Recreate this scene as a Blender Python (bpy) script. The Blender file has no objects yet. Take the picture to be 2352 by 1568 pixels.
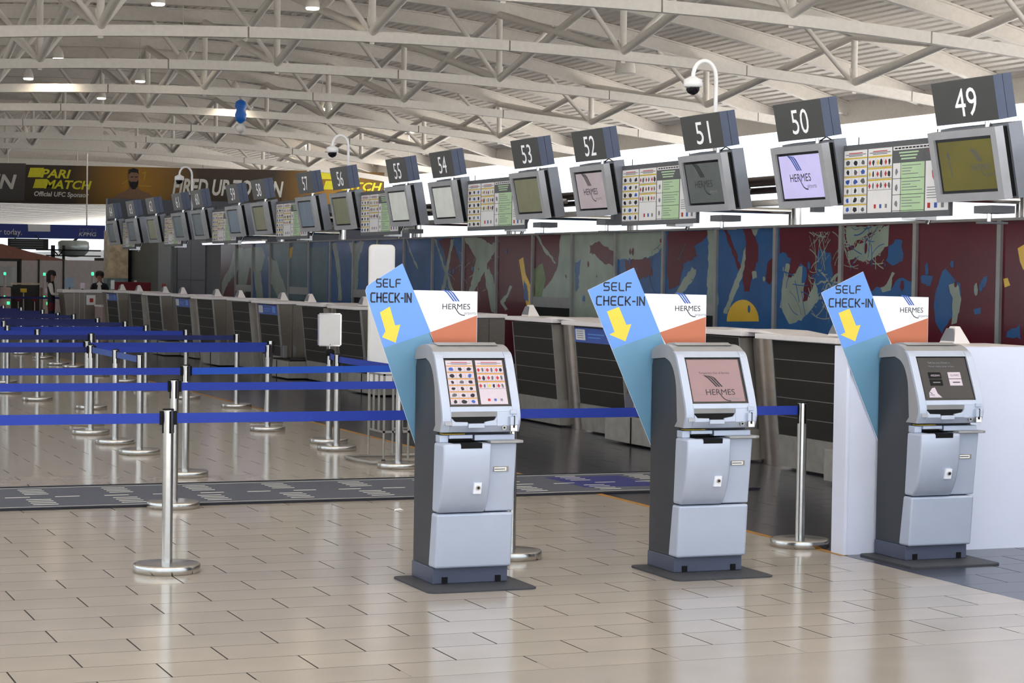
import bpy, math, random
from mathutils import Vector, Matrix

# ------------------------------------------------------------------ camera, world, exposure
scene = bpy.context.scene
C = scene.collection
cam_data = bpy.data.cameras.new('camera')
cam_data.sensor_width = 36.0
cam_data.lens = 4763.31 * 36.0 / 2352.0
cam_data.clip_end = 1000.0
cam = bpy.data.objects.new('camera', cam_data)
C.objects.link(cam)
_r = Vector((0.92709397, -0.37454502, 0.01458776))
_u = Vector((-0.0013251, 0.03564322, 0.9993637))
_f = Vector((0.37482665, 0.92652339, -0.03254831))
M4 = Matrix(((_r.x, _u.x, -_f.x, -1.5316), (_r.y, _u.y, -_f.y, -8.6564), (_r.z, _u.z, -_f.z, 1.6128), (0, 0, 0, 1)))
cam.matrix_world = M4
scene.camera = cam

world = bpy.data.worlds.new('overcast_sky')
scene.world = world
world.use_nodes = True
wn = world.node_tree.nodes
wn['Background'].inputs[0].default_value = (0.80, 0.90, 1.0, 1)
wn['Background'].inputs[1].default_value = 1.9

sun_data = bpy.data.lights.new('sun', 'SUN')
sun_data.energy = 29.0
sun_data.angle = math.radians(1.0)
sun_data.color = (1.0, 0.975, 0.94)
sun = bpy.data.objects.new('sun', sun_data)
C.objects.link(sun)
sun.rotation_euler = (math.radians(28), 0, math.radians(25))   # high sun behind the camera, to the right

scene.view_settings.view_transform = 'Standard'
scene.view_settings.look = 'None'
scene.view_settings.exposure = 0.0
scene.view_settings.gamma = 1.0
scene.view_settings.use_curve_mapping = False

random.seed(7)
R = math.radians

# ------------------------------------------------------------------ materials
def lin(c):
    return tuple(((v / 255.0) / 12.92 if v / 255.0 <= 0.04045 else ((v / 255.0 + 0.055) / 1.055) ** 2.4) for v in c)

MATS = {}
def mat(name, rgb, rough=0.5, metal=0.0, var=0.06, scale=8.0, emit=0.0, rand=False, coat=0.0, spec=0.5, stretch=None):
    m = bpy.data.materials.new(name)
    m.use_nodes = True
    nt = m.node_tree
    b = nt.nodes['Principled BSDF']
    c = lin(rgb)
    tc = nt.nodes.new('ShaderNodeTexCoord')
    mp = nt.nodes.new('ShaderNodeMapping')
    nz = nt.nodes.new('ShaderNodeTexNoise')
    nz.inputs['Scale'].default_value = scale
    nz.inputs['Detail'].default_value = 3.0
    if stretch:
        mp.inputs['Scale'].default_value = stretch
    nt.links.new(tc.outputs['Object'], mp.inputs['Vector'])
    nt.links.new(mp.outputs['Vector'], nz.inputs['Vector'])
    ramp = nt.nodes.new('ShaderNodeMapRange')
    ramp.inputs['From Min'].default_value = 0.3
    ramp.inputs['From Max'].default_value = 0.7
    ramp.inputs['To Min'].default_value = 1.0 - var
    ramp.inputs['To Max'].default_value = 1.0 + var
    nt.links.new(nz.outputs['Fac'], ramp.inputs['Value'])
    last = ramp.outputs['Result']
    if rand:
        oi = nt.nodes.new('ShaderNodeObjectInfo')
        r2 = nt.nodes.new('ShaderNodeMapRange')
        r2.inputs['To Min'].default_value = 0.95
        r2.inputs['To Max'].default_value = 1.04
        nt.links.new(oi.outputs['Random'], r2.inputs['Value'])
        mu = nt.nodes.new('ShaderNodeMath')
        mu.operation = 'MULTIPLY'
        nt.links.new(last, mu.inputs[0])
        nt.links.new(r2.outputs['Result'], mu.inputs[1])
        last = mu.outputs[0]
    vm = nt.nodes.new('ShaderNodeVectorMath')
    vm.operation = 'SCALE'
    vm.inputs[0].default_value = c
    nt.links.new(last, vm.inputs['Scale'])
    nt.links.new(vm.outputs['Vector'], b.inputs['Base Color'])
    b.inputs['Roughness'].default_value = rough
    b.inputs['Metallic'].default_value = metal
    b.inputs['Specular IOR Level'].default_value = spec
    b.inputs['Coat Weight'].default_value = coat
    b.inputs['Coat Roughness'].default_value = 0.08
    if emit:
        nt.links.new(vm.outputs['Vector'], b.inputs['Emission Color'])
        b.inputs['Emission Strength'].default_value = emit
    MATS[name] = m
    return m

def glass(name, rgb, rough=0.02, alpha=0.25):
    m = bpy.data.materials.new(name)
    m.use_nodes = True
    b = m.node_tree.nodes['Principled BSDF']
    b.inputs['Base Color'].default_value = lin(rgb) + (1,)
    b.inputs['Roughness'].default_value = rough
    b.inputs['Alpha'].default_value = alpha
    MATS[name] = m

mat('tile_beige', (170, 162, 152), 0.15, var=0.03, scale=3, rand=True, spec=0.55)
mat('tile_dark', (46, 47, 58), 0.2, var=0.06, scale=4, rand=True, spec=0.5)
mat('grout', (58, 52, 48), 0.7)
mat('ground', (206, 203, 198), 0.8)
mat('yellow_line', (156, 112, 44), 0.6)
mat('carpet', (78, 82, 94), 0.95, var=0.2, scale=160)
mat('carpet_edge', (30, 32, 44), 0.8)
mat('carpet_white', (232, 232, 224), 0.9)
mat('carpet_blue', (40, 46, 110), 0.95)
mat('steel', (196, 194, 190), 0.22, 1.0, var=0.05, scale=30)
mat('steel_column', (176, 164, 154), 0.24, 1.0, var=0.08, scale=6, stretch=(1, 1, 4))
mat('steel_dull', (132, 124, 116), 0.34, 0.85, var=0.1, scale=14, stretch=(1, 1, 8))
mat('steel_base', (150, 147, 141), 0.42, 0.35, var=0.12, scale=10)
mat('chrome', (224, 222, 220), 0.1, 1.0)
mat('black', (7, 7, 8), 0.55, spec=0.2)
mat('black_gloss', (10, 10, 12), 0.15)
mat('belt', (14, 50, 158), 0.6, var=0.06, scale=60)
mat('belt_lit', (18, 78, 190), 0.6, var=0.05, scale=60)  # the same blue belt where light strikes it, brightness put into the colour
mat('belt_pale_lit', (58, 86, 158), 0.6, var=0.05, scale=60)  # same belt again, paler from strong light carried in its colour
mat('belt_shaded', (10, 28, 96), 0.65, var=0.06, scale=60)  # same belt in weaker light, the darkening put into the colour
mat('kiosk_dark', (46, 48, 55), 0.45, 0.1, var=0.04)
mat('kiosk_plinth', (72, 78, 98), 0.4, 0.1)
mat('kiosk_silver', (178, 187, 206), 0.38, 0.25, var=0.02)
mat('kiosk_grey', (150, 150, 152), 0.4, 0.2)
mat('plate', (56, 58, 64), 0.6, var=0.1, scale=40)
mat('blue_print', (102, 151, 227), 0.5, var=0.015)
mat('teal_print', (100, 147, 179), 0.5, var=0.05, scale=4)
mat('white_print', (240, 242, 250), 0.5, var=0.01)
mat('orange_print', (187, 108, 77), 0.5, var=0.02)
mat('yellow_print', (226, 202, 66), 0.5, var=0.02)
mat('ink', (22, 22, 34), 0.6)
mat('ink_grey', (120, 122, 130), 0.6)
mat('logo_blue', (44, 84, 168), 0.5)
mat('screen_pink', (142, 114, 118), 0.22, emit=0.06, var=0.02)
mat('screen_dark', (28, 28, 34), 0.18, emit=0.05)
mat('screen_white', (190, 178, 190), 0.3, emit=0.06, var=0.02)
mat('screen_lav', (186, 180, 224), 0.25, emit=0.45, var=0.03)
mat('screen_grey', (92, 98, 98), 0.25, emit=0.1, var=0.05)
mat('screen_olive', (98, 92, 34), 0.25, emit=0.15, var=0.12, scale=2)
mat('screen_ogrey', (124, 124, 100), 0.25, emit=0.15, var=0.06)
mat('screen_pale', (196, 200, 194), 0.25, emit=0.3, var=0.05)
mat('screen_mauve', (176, 164, 170), 0.25, emit=0.25, var=0.04)
mat('screen_blue', (112, 128, 146), 0.25, emit=0.12, var=0.06)
mat('screen_slate', (96, 108, 116), 0.25, emit=0.12, var=0.06)
mat('paper', (226, 226, 228), 0.6, var=0.02)
mat('green_paper', (178, 208, 168), 0.6, var=0.03)
mat('yellow_bar', (206, 178, 60), 0.6)
mat('orange_bar', (196, 140, 50), 0.6)
mat('red_print', (178, 44, 44), 0.6)
mat('frame_grey', (86, 88, 92), 0.5)
mat('monitor_grey', (166, 168, 174), 0.42, 0.2)
mat('monitor_back', (128, 132, 142), 0.45, 0.3)
mat('sign_face', (62, 64, 64), 0.35, var=0.03)
mat('sign_side', (66, 75, 98), 0.4, 0.2)
mat('digit', (240, 240, 246), 0.5, emit=0.2, var=0.01)
mat('white_paint', (224, 222, 216), 0.45, var=0.03)
mat('box_white', (219, 225, 245), 0.5, var=0.02, scale=3)
mat('truss', (236, 230, 222), 0.55, var=0.04)
mat('deck', (236, 230, 222), 0.6, var=0.05)
mat('wall_light', (238, 236, 232), 0.8)
mat('wall_grey', (96, 98, 106), 0.55, var=0.06, scale=3)
mat('wall_dark', (92, 92, 108), 0.45, var=0.06, scale=3)
mat('wall_green', (86, 88, 82), 0.5, var=0.06, scale=3)
mat('pillar_grey', (140, 146, 148), 0.5)
mat('counter_white', (236, 230, 230), 0.35, var=0.02)
mat('slat', (45, 42, 38), 0.5, var=0.1, scale=12, stretch=(1, 1, 6), spec=0.15)
mat('trim', (170, 168, 164), 0.35, 0.8)
mat('placard_blue', (62, 92, 178), 0.45)
mat('mur_red', (81, 7, 29), 0.22, var=0.1, scale=2.5, spec=0.25)
mat('mur_blue', (32, 81, 134), 0.22, var=0.14, scale=2.5, spec=0.25)
mat('mur_teal', (66, 94, 104), 0.22, var=0.14, scale=3, spec=0.25)
mat('mur_pale', (132, 144, 134), 0.22, var=0.12, scale=3, spec=0.25)
mat('mur_green', (88, 108, 62), 0.22, var=0.2, scale=4, spec=0.25)
mat('mur_yellow', (206, 166, 24), 0.25, var=0.06, scale=3, spec=0.6)
mat('mullion', (150, 150, 150), 0.4, 0.6)
mat('banner_dark', (62, 50, 38), 0.6, var=0.15, scale=0.25)
mat('banner_gold', (150, 106, 28), 0.6, var=0.2, scale=0.3)
mat('banner_grey', (84, 78, 74), 0.6)
mat('banner_yellow', (236, 226, 40), 0.6)
mat('banner_white', (226, 222, 212), 0.6)
mat('skin', (150, 110, 90), 0.6)
mat('skin_print', (140, 104, 78), 0.6)
mat('hair', (26, 20, 18), 0.7)
mat('cloth_black', (22, 22, 28), 0.8)
mat('cloth_white', (214, 208, 202), 0.8)
mat('cloth_navy', (26, 26, 50), 0.8)
mat('cloth_red', (90, 16, 28), 0.8)
mat('kpmg_blue', (18, 44, 132), 0.5, var=0.05)
mat('led_green', (60, 235, 140), 0.4, emit=2.2)
mat('lamp_warm', (255, 240, 214), 0.4, emit=22.0)
mat('tube_violet', (224, 214, 255), 0.4, emit=4.0)
mat('awning', (128, 84, 74), 0.8)
mat('sofa_red', (120, 26, 38), 0.7)
mat('far_panel', (176, 166, 164), 0.7)
mat('far_dark', (40, 40, 36), 0.7)
mat('yellow_sign', (206, 170, 40), 0.6)
mat('pink_box', (176, 154, 148), 0.6)
mat('far_ceiling', (150, 146, 140), 0.7, var=0.1, scale=0.6)
mat('pipe_brown', (78, 68, 62), 0.35, 0.7)
mat('silver_blob', (206, 214, 210), 0.3, 0.3)
mat('mosaic_warm', (196, 178, 150), 0.5, var=0.3, scale=6)
mat('mosaic_cool', (110, 132, 138), 0.5, var=0.4, scale=9)
mat('balloon_blue', (30, 110, 210), 0.4)
mat('cctv_white', (232, 232, 234), 0.4)
mat('cctv_dome', (22, 22, 26), 0.08)
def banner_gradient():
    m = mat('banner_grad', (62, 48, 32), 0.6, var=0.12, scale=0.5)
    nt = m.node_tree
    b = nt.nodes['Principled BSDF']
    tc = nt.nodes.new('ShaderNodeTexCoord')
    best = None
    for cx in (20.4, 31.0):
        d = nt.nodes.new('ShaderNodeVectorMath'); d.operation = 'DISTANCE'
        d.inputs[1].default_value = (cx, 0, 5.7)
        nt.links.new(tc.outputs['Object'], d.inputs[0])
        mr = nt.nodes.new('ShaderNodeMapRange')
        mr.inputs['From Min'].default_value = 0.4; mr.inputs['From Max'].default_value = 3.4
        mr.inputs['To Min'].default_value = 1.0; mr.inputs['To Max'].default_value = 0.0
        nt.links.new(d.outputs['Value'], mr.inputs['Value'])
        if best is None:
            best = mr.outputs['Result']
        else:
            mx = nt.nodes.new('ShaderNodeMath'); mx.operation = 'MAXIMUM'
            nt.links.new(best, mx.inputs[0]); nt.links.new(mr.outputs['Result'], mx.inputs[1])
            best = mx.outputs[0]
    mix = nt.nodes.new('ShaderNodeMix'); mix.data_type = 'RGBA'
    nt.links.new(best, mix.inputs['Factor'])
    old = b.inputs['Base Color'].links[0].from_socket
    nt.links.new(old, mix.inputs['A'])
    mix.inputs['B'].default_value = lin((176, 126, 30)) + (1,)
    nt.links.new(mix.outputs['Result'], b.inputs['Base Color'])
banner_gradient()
glass('glass_clear', (200, 225, 220))

# ------------------------------------------------------------------ mesh builder
def rotm(axis, a):
    return Matrix.Rotation(a, 4, axis)

class MB:
    def __init__(self):
        self.v, self.f, self.m, self.keys, self.sm = [], [], [], [], []
    def _k(self, key):
        if key not in self.keys:
            self.keys.append(key)
        return self.keys.index(key)
    def add(self, vs, fs, key, smooth=False):
        o = len(self.v)
        self.v.extend([tuple(p) for p in vs])
        k = self._k(key)
        for f in fs:
            self.f.append(tuple(i + o for i in f)); self.m.append(k); self.sm.append(smooth)
        return self
    def box(self, x0, x1, y0, y1, z0, z1, key):
        vs = [(x0, y0, z0), (x1, y0, z0), (x1, y1, z0), (x0, y1, z0), (x0, y0, z1), (x1, y0, z1), (x1, y1, z1), (x0, y1, z1)]
        return self.add(vs, [(0, 3, 2, 1), (4, 5, 6, 7), (0, 1, 5, 4), (1, 2, 6, 5), (2, 3, 7, 6), (3, 0, 4, 7)], key)
    def prism(self, poly, axis, a0, a1, key, smooth=False):
        """poly in the other two axes, extruded along axis from a0 to a1"""
        n = len(poly)
        def P(a, p):
            return {'x': (a, p[0], p[1]), 'y': (p[0], a, p[1]), 'z': (p[0], p[1], a)}[axis]
        vs = [P(a0, p) for p in poly] + [P(a1, p) for p in poly]
        fs = [tuple(range(n))[::-1], tuple(range(n, 2 * n))] + [(i, (i + 1) % n, (i + 1) % n + n, i + n) for i in range(n)]
        area = sum(poly[i][0] * poly[(i + 1) % n][1] - poly[(i + 1) % n][0] * poly[i][1] for i in range(n))
        flip = (area < 0) != (axis == 'y')
        if flip:
            fs = [f[::-1] for f in fs]
        return self.add(vs, fs, key, smooth)
    def tube(self, p0, p1, r, key, n=12, r1=None, caps=True):
        p0, p1 = Vector(p0), Vector(p1)
        r1 = r if r1 is None else r1
        d = (p1 - p0).normalized()
        a = d.orthogonal().normalized(); b = d.cross(a)
        vs = []
        for p, rr in ((p0, r), (p1, r1)):
            for i in range(n):
                t = 2 * math.pi * i / n
                vs.append(p + (a * math.cos(t) + b * math.sin(t)) * rr)
        self.add(vs, [(i, (i + 1) % n, (i + 1) % n + n, i + n) for i in range(n)], key, True)
        if caps:
            self.add(vs, [tuple(range(n))[::-1], tuple(range(n, 2 * n))], key)
        return self
    def path(self, pts, r, key, n=10):
        pts = [Vector(p) for p in pts]
        rings = []
        a = None
        for i, p in enumerate(pts):
            d = (pts[min(i + 1, len(pts) - 1)] - pts[max(i - 1, 0)]).normalized()
            a = d.orthogonal().normalized() if a is None else (a - d * a.dot(d)).normalized()
            b = d.cross(a)
            rings.append([p + (a * math.cos(2 * math.pi * k / n) + b * math.sin(2 * math.pi * k / n)) * r for k in range(n)])
        vs = [q for g in rings for q in g]
        fs = [(i * n + k, i * n + (k + 1) % n, (i + 1) * n + (k + 1) % n, (i + 1) * n + k) for i in range(len(pts) - 1) for k in range(n)]
        self.add(vs, fs, key, True)
        self.add(vs, [tuple(range(n))[::-1], tuple(range((len(pts) - 1) * n, len(pts) * n))], key)
        return self
    def lathe(self, prof, key, n=24, c=(0, 0), smooth=True):
        """prof list of (r, z) from bottom to top"""
        vs = [(c[0] + r * math.cos(2 * math.pi * k / n), c[1] + r * math.sin(2 * math.pi * k / n), z) for r, z in prof for k in range(n)]
        fs = [(i * n + k, i * n + (k + 1) % n, (i + 1) * n + (k + 1) % n, (i + 1) * n + k) for i in range(len(prof) - 1) for k in range(n)]
        self.add(vs, fs, key, smooth)
        self.add(vs, [tuple(range(n))[::-1], tuple(range((len(prof) - 1) * n, len(prof) * n))], key)
        return self
    def poly(self, pts, key):
        return self.add(pts, [tuple(range(len(pts)))], key)
    def tf(self, m):
        self.v = [tuple(m @ Vector(p)) for p in self.v]
        return self
    def build(self, name, parent=None, bevel=0.0, seg=2, loc=None):
        me = bpy.data.meshes.new(name)
        me.from_pydata(self.v, [], self.f)
        for k in self.keys:
            me.materials.append(MATS[k])
        me.polygons.foreach_set('material_index', self.m)
        me.polygons.foreach_set('use_smooth', self.sm)
        me.update()
        o = bpy.data.objects.new(name, me)
        C.objects.link(o)
        if parent is not None:
            o.parent = parent
        if loc:
            o.location = loc
        if bevel:
            b = o.modifiers.new('bevel', 'BEVEL')
            b.width = bevel; b.segments = seg; b.limit_method = 'ANGLE'; b.angle_limit = R(35)
            b.harden_normals = False
        return o

def tag(o, label, cat, group=None):
    o['label'] = label; o['category'] = cat
    if group:
        o['group'] = group
    return o
def thing(name, loc, label, cat, group=None, rz=0.0):
    o = bpy.data.objects.new(name, None)
    o.empty_display_size = 0.1
    C.objects.link(o)
    o.location = loc; o.rotation_euler = (0, 0, rz)
    return tag(o, label, cat, group)
def struct(o):
    o['kind'] = 'structure'
    return o
def copy_tree(o, parent=None):
    c = o.copy(); C.objects.link(c); c.parent = parent
    for ch in o.children:
        copy_tree(ch, c)
    return c

# ------------------------------------------------------------------ lettering
_tc = {}
def text2d(s, shear=0.0, bold=0.0):
    """flat lettering mesh: (verts 2d, faces, width, cap height) with left baseline at 0,0 and cap height 1"""
    key = (s, shear, bold)
    if key in _tc:
        return _tc[key]
    cu = bpy.data.curves.new('lettering', 'FONT')
    cu.body = s; cu.size = 1.0; cu.resolution_u = 3; cu.shear = shear; cu.offset = bold
    o = bpy.data.objects.new('lettering', cu)
    C.objects.link(o)
    dg = bpy.context.evaluated_depsgraph_get()
    me = bpy.data.meshes.new_from_object(o.evaluated_get(dg))
    vs = [(v.co.x, v.co.y) for v in me.vertices]
    fs = [tuple(p.vertices) for p in me.polygons]
    bpy.data.objects.remove(o); bpy.data.curves.remove(cu); bpy.data.meshes.remove(me)
    if not vs:
        return [], [], 1, 1
    x0 = min(v[0] for v in vs); x1 = max(v[0] for v in vs)
    cap = 0.73
    vs = [((v[0] - x0) / cap, v[1] / cap) for v in vs]
    _tc[key] = (vs, fs, (x1 - x0) / cap, 1.0)
    return _tc[key]
class Plane:
    def __init__(self, o, u, v, off=0.001):
        self.o, self.u, self.v = Vector(o), Vector(u).normalized(), Vector(v).normalized()
        self.n = self.u.cross(self.v).normalized(); self.off = off
    def __call__(self, a, b, lift=0.0):
        return self.o + self.u * a + self.v * b + self.n * (self.off + lift)
def put_text(mb, P, s, x, y, h, key, width=None, lift=0.0, center=False, shear=0.0, bold=0.0):
    vs, fs, w, _ = text2d(s, shear, bold)
    sx = h if width is None else width / w
    x0 = x - (w * sx / 2 if center else 0)
    mb.add([P(x0 + a * sx, y + b * h, lift) for a, b in vs], fs, key)
def rect(mb, P, x0, x1, y0, y1, key, lift=0.0):
    mb.poly([P(x0, y0, lift), P(x1, y0, lift), P(x1, y1, lift), P(x0, y1, lift)], key)
def pp(mb, P, pts, key, lift=0.0):
    a = sum(pts[i][0] * pts[(i + 1) % len(pts)][1] - pts[(i + 1) % len(pts)][0] * pts[i][1] for i in range(len(pts)))
    if a < 0:
        pts = pts[::-1]
    mb.poly([P(a_, b_, lift) for a_, b_ in pts], key)
def stroke(mb, P, pts, w, key, lift=0.0):
    for (a0, b0), (a1, b1) in zip(pts, pts[1:]):
        d = Vector((a1 - a0, b1 - b0)); L = d.length
        if L < 1e-6:
            continue
        d /= L; n = Vector((-d.y, d.x)) * w / 2; e = d * w * 0.38
        q = [(a0 - e.x - n.x, b0 - e.y - n.y), (a1 + e.x - n.x, b1 + e.y - n.y), (a1 + e.x + n.x, b1 + e.y + n.y), (a0 - e.x + n.x, b0 - e.y + n.y)]
        lift += 0.00001
        pp(mb, P, q, key, lift)
GL = {'S': [[(.8, 1), (.12, 1), (0, .88), (0, .62), (.12, .5), (.68, .5), (.8, .38), (.8, .12), (.68, 0), (0, 0)]],
      'E': [[(.78, 1), (.15, 1), (0, .85), (0, .15), (.15, 0), (.78, 0)], [(0, .5), (.72, .5)]],
      'L': [[(0, 1), (0, .15), (.15, 0), (.72, 0)]],
      'F': [[(.78, 1), (.15, 1), (0, .85), (0, 0)], [(0, .5), (.68, .5)]],
      'C': [[(.78, 1), (.15, 1), (0, .85), (0, .15), (.15, 0), (.78, 0)]],
      'H': [[(0, 0), (0, 1)], [(.78, 0), (.78, 1)], [(0, .5), (.78, .5)]],
      'K': [[(0, 0), (0, 1)], [(0, .5), (.25, .5), (.78, 1)], [(.25, .5), (.8, 0)]],
      '-': [[(0, .45), (.38, .45)]], 'I': [[(0, 0), (0, 1)]], 'N': [[(0, 0), (0, 1), (.78, 0), (.78, 1)]]}
GW = {'-': .38, 'I': 0.0, 'L': .7}
def techno(mb, P, s, x, y, h, width, key, lift=0.0):
    adv = sum(GW.get(c, .8) + .40 for c in s) - .40
    sx = width / adv
    cx = x
    for c in s:
        for pl in GL[c]:
            stroke(mb, P, [(cx + a * sx, y + b * h) for a, b in pl], h * 0.18, key, lift)
        cx += (GW.get(c, .8) + .40) * sx
def logo(mb, P, x, y, w, ktext, kwing, ksmall, lift=0.0):
    """wing mark over lettering; x,y = left end of the baseline, w = width of the word"""
    put_text(mb, P, 'HERMES', x, y, w * 0.2, ktext, width=w, lift=lift)
    for i in range(3):
        dx = 0.0 + .1 * i
        pts = [(.0 + dx * .9, .66 - .012 * i), (.1 + dx, .645 - .012 * i), (.2 + dx, .56), (.44 + dx * .9, .27), (.38 + dx * .9, .27), (.16 + dx * .95, .54), (.08 + dx, .60)]
        pp(mb, P, [(x + a * w, y + b * w) for a, b in pts], kwing, lift)
    sw = [(.46, .06), (.52, -.04), (.6, -.14), (.7, -.19), (.8, -.2)]
    stroke(mb, P, [(x + a * w, y + b * w) for a, b in sw], w * 0.03, ktext, lift)
    put_text(mb, P, 'airports', x + .78 * w, y - .17 * w, w * .11, ksmall, width=w * .44, lift=lift)
def item_blob(mb, P, cx, cy, r, key, rnd, lift, ry=None):
    n = rnd.randint(5, 9); ph = rnd.random() * 6
    ry = r if ry is None else ry
    e = rnd.uniform(.55, 1.0)
    pts = []
    for i in range(n):
        a = 2 * math.pi * i / n + ph
        k = rnd.uniform(.6, 1.0)
        pts.append((cx + r * k * math.cos(a) * e, cy + ry * k * math.sin(a)))
    pp(mb, P, pts, key, lift)
def list_panel(mb, P, x0, x1, y0, y1, rows, cols, seed, kind, lift=0.0, heads=True):
    """a printed notice: heading lines, then rows of coloured bars with little pictures of barred items"""
    rnd = random.Random(seed)
    w, h = x1 - x0, y1 - y0
    rect(mb, P, x0, x1, y0, y1, 'screen_white' if kind.startswith('screen') else 'paper', lift)
    l1, l2 = lift + .0004, lift + .0008
    top = y1 - h * .03
    for i, (k, a, b) in enumerate((('red_print', .2, .8), ('ink_grey', .06, .94), ('ink_grey', .2, .8))):
        rect(mb, P, x0 + w * a, x0 + w * b, top - h * .022 * (i + 1), top - h * .022 * i - h * .008, k, l1)
    yt = top - h * .085
    rh = (yt - y0) / (rows + (0.0 if kind.endswith('full') else 1.9))
    for r_ in range(rows):
        a = yt - r_ * rh
        rect(mb, P, x0 + w * .01, x1 - w * .01, a - rh * .15, a, 'orange_bar' if kind.startswith('screen') else 'yellow_bar', l1)
        rect(mb, P, x0 + w * .01, x1 - w * .01, a - rh * .97, a - rh * .93, 'ink_grey', l1)
        for c_ in range(cols):
            cx = x0 + w * (c_ + .5) / cols
            cy = a - rh * .58
            if c_:
                rect(mb, P, x0 + w * c_ / cols - w * .004, x0 + w * c_ / cols + w * .004, a - rh * .95, a - rh * .2, 'ink_grey', l1)
            sx, sy = w / cols * .40, rh * .35
            if cols == 3 and rows <= 3:
                q = min(sx, sy) * .8
                dx = -w / cols * .26
                k = rnd.choice(['red_print', 'red_print', 'yellow_bar'])
                pp(mb, P, [(cx + dx - q * .7, cy), (cx + dx, cy - q), (cx + dx + q * .7, cy), (cx + dx, cy + q)], k, l2)
                item_blob(mb, P, cx + w / cols * .18, cy, sx * .6, rnd.choice(['ink', 'frame_grey', 'ink']), rnd, l2, sy)
            else:
                item_blob(mb, P, cx, cy, sx, rnd.choice(['ink', 'ink', 'frame_grey', 'logo_blue', 'ink', 'frame_grey']), rnd, l2, sy)
    if not kind.endswith('full'):
        yb = y0 + rh * .55
        for a, k in ((.32, 'red_print'), (.55, 'logo_blue'), (.78, 'ink_grey')):
            s = w * .045
            rect(mb, P, x0 + w * a - s, x0 + w * a + s, yb - s, yb + s, k, l1)

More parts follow.
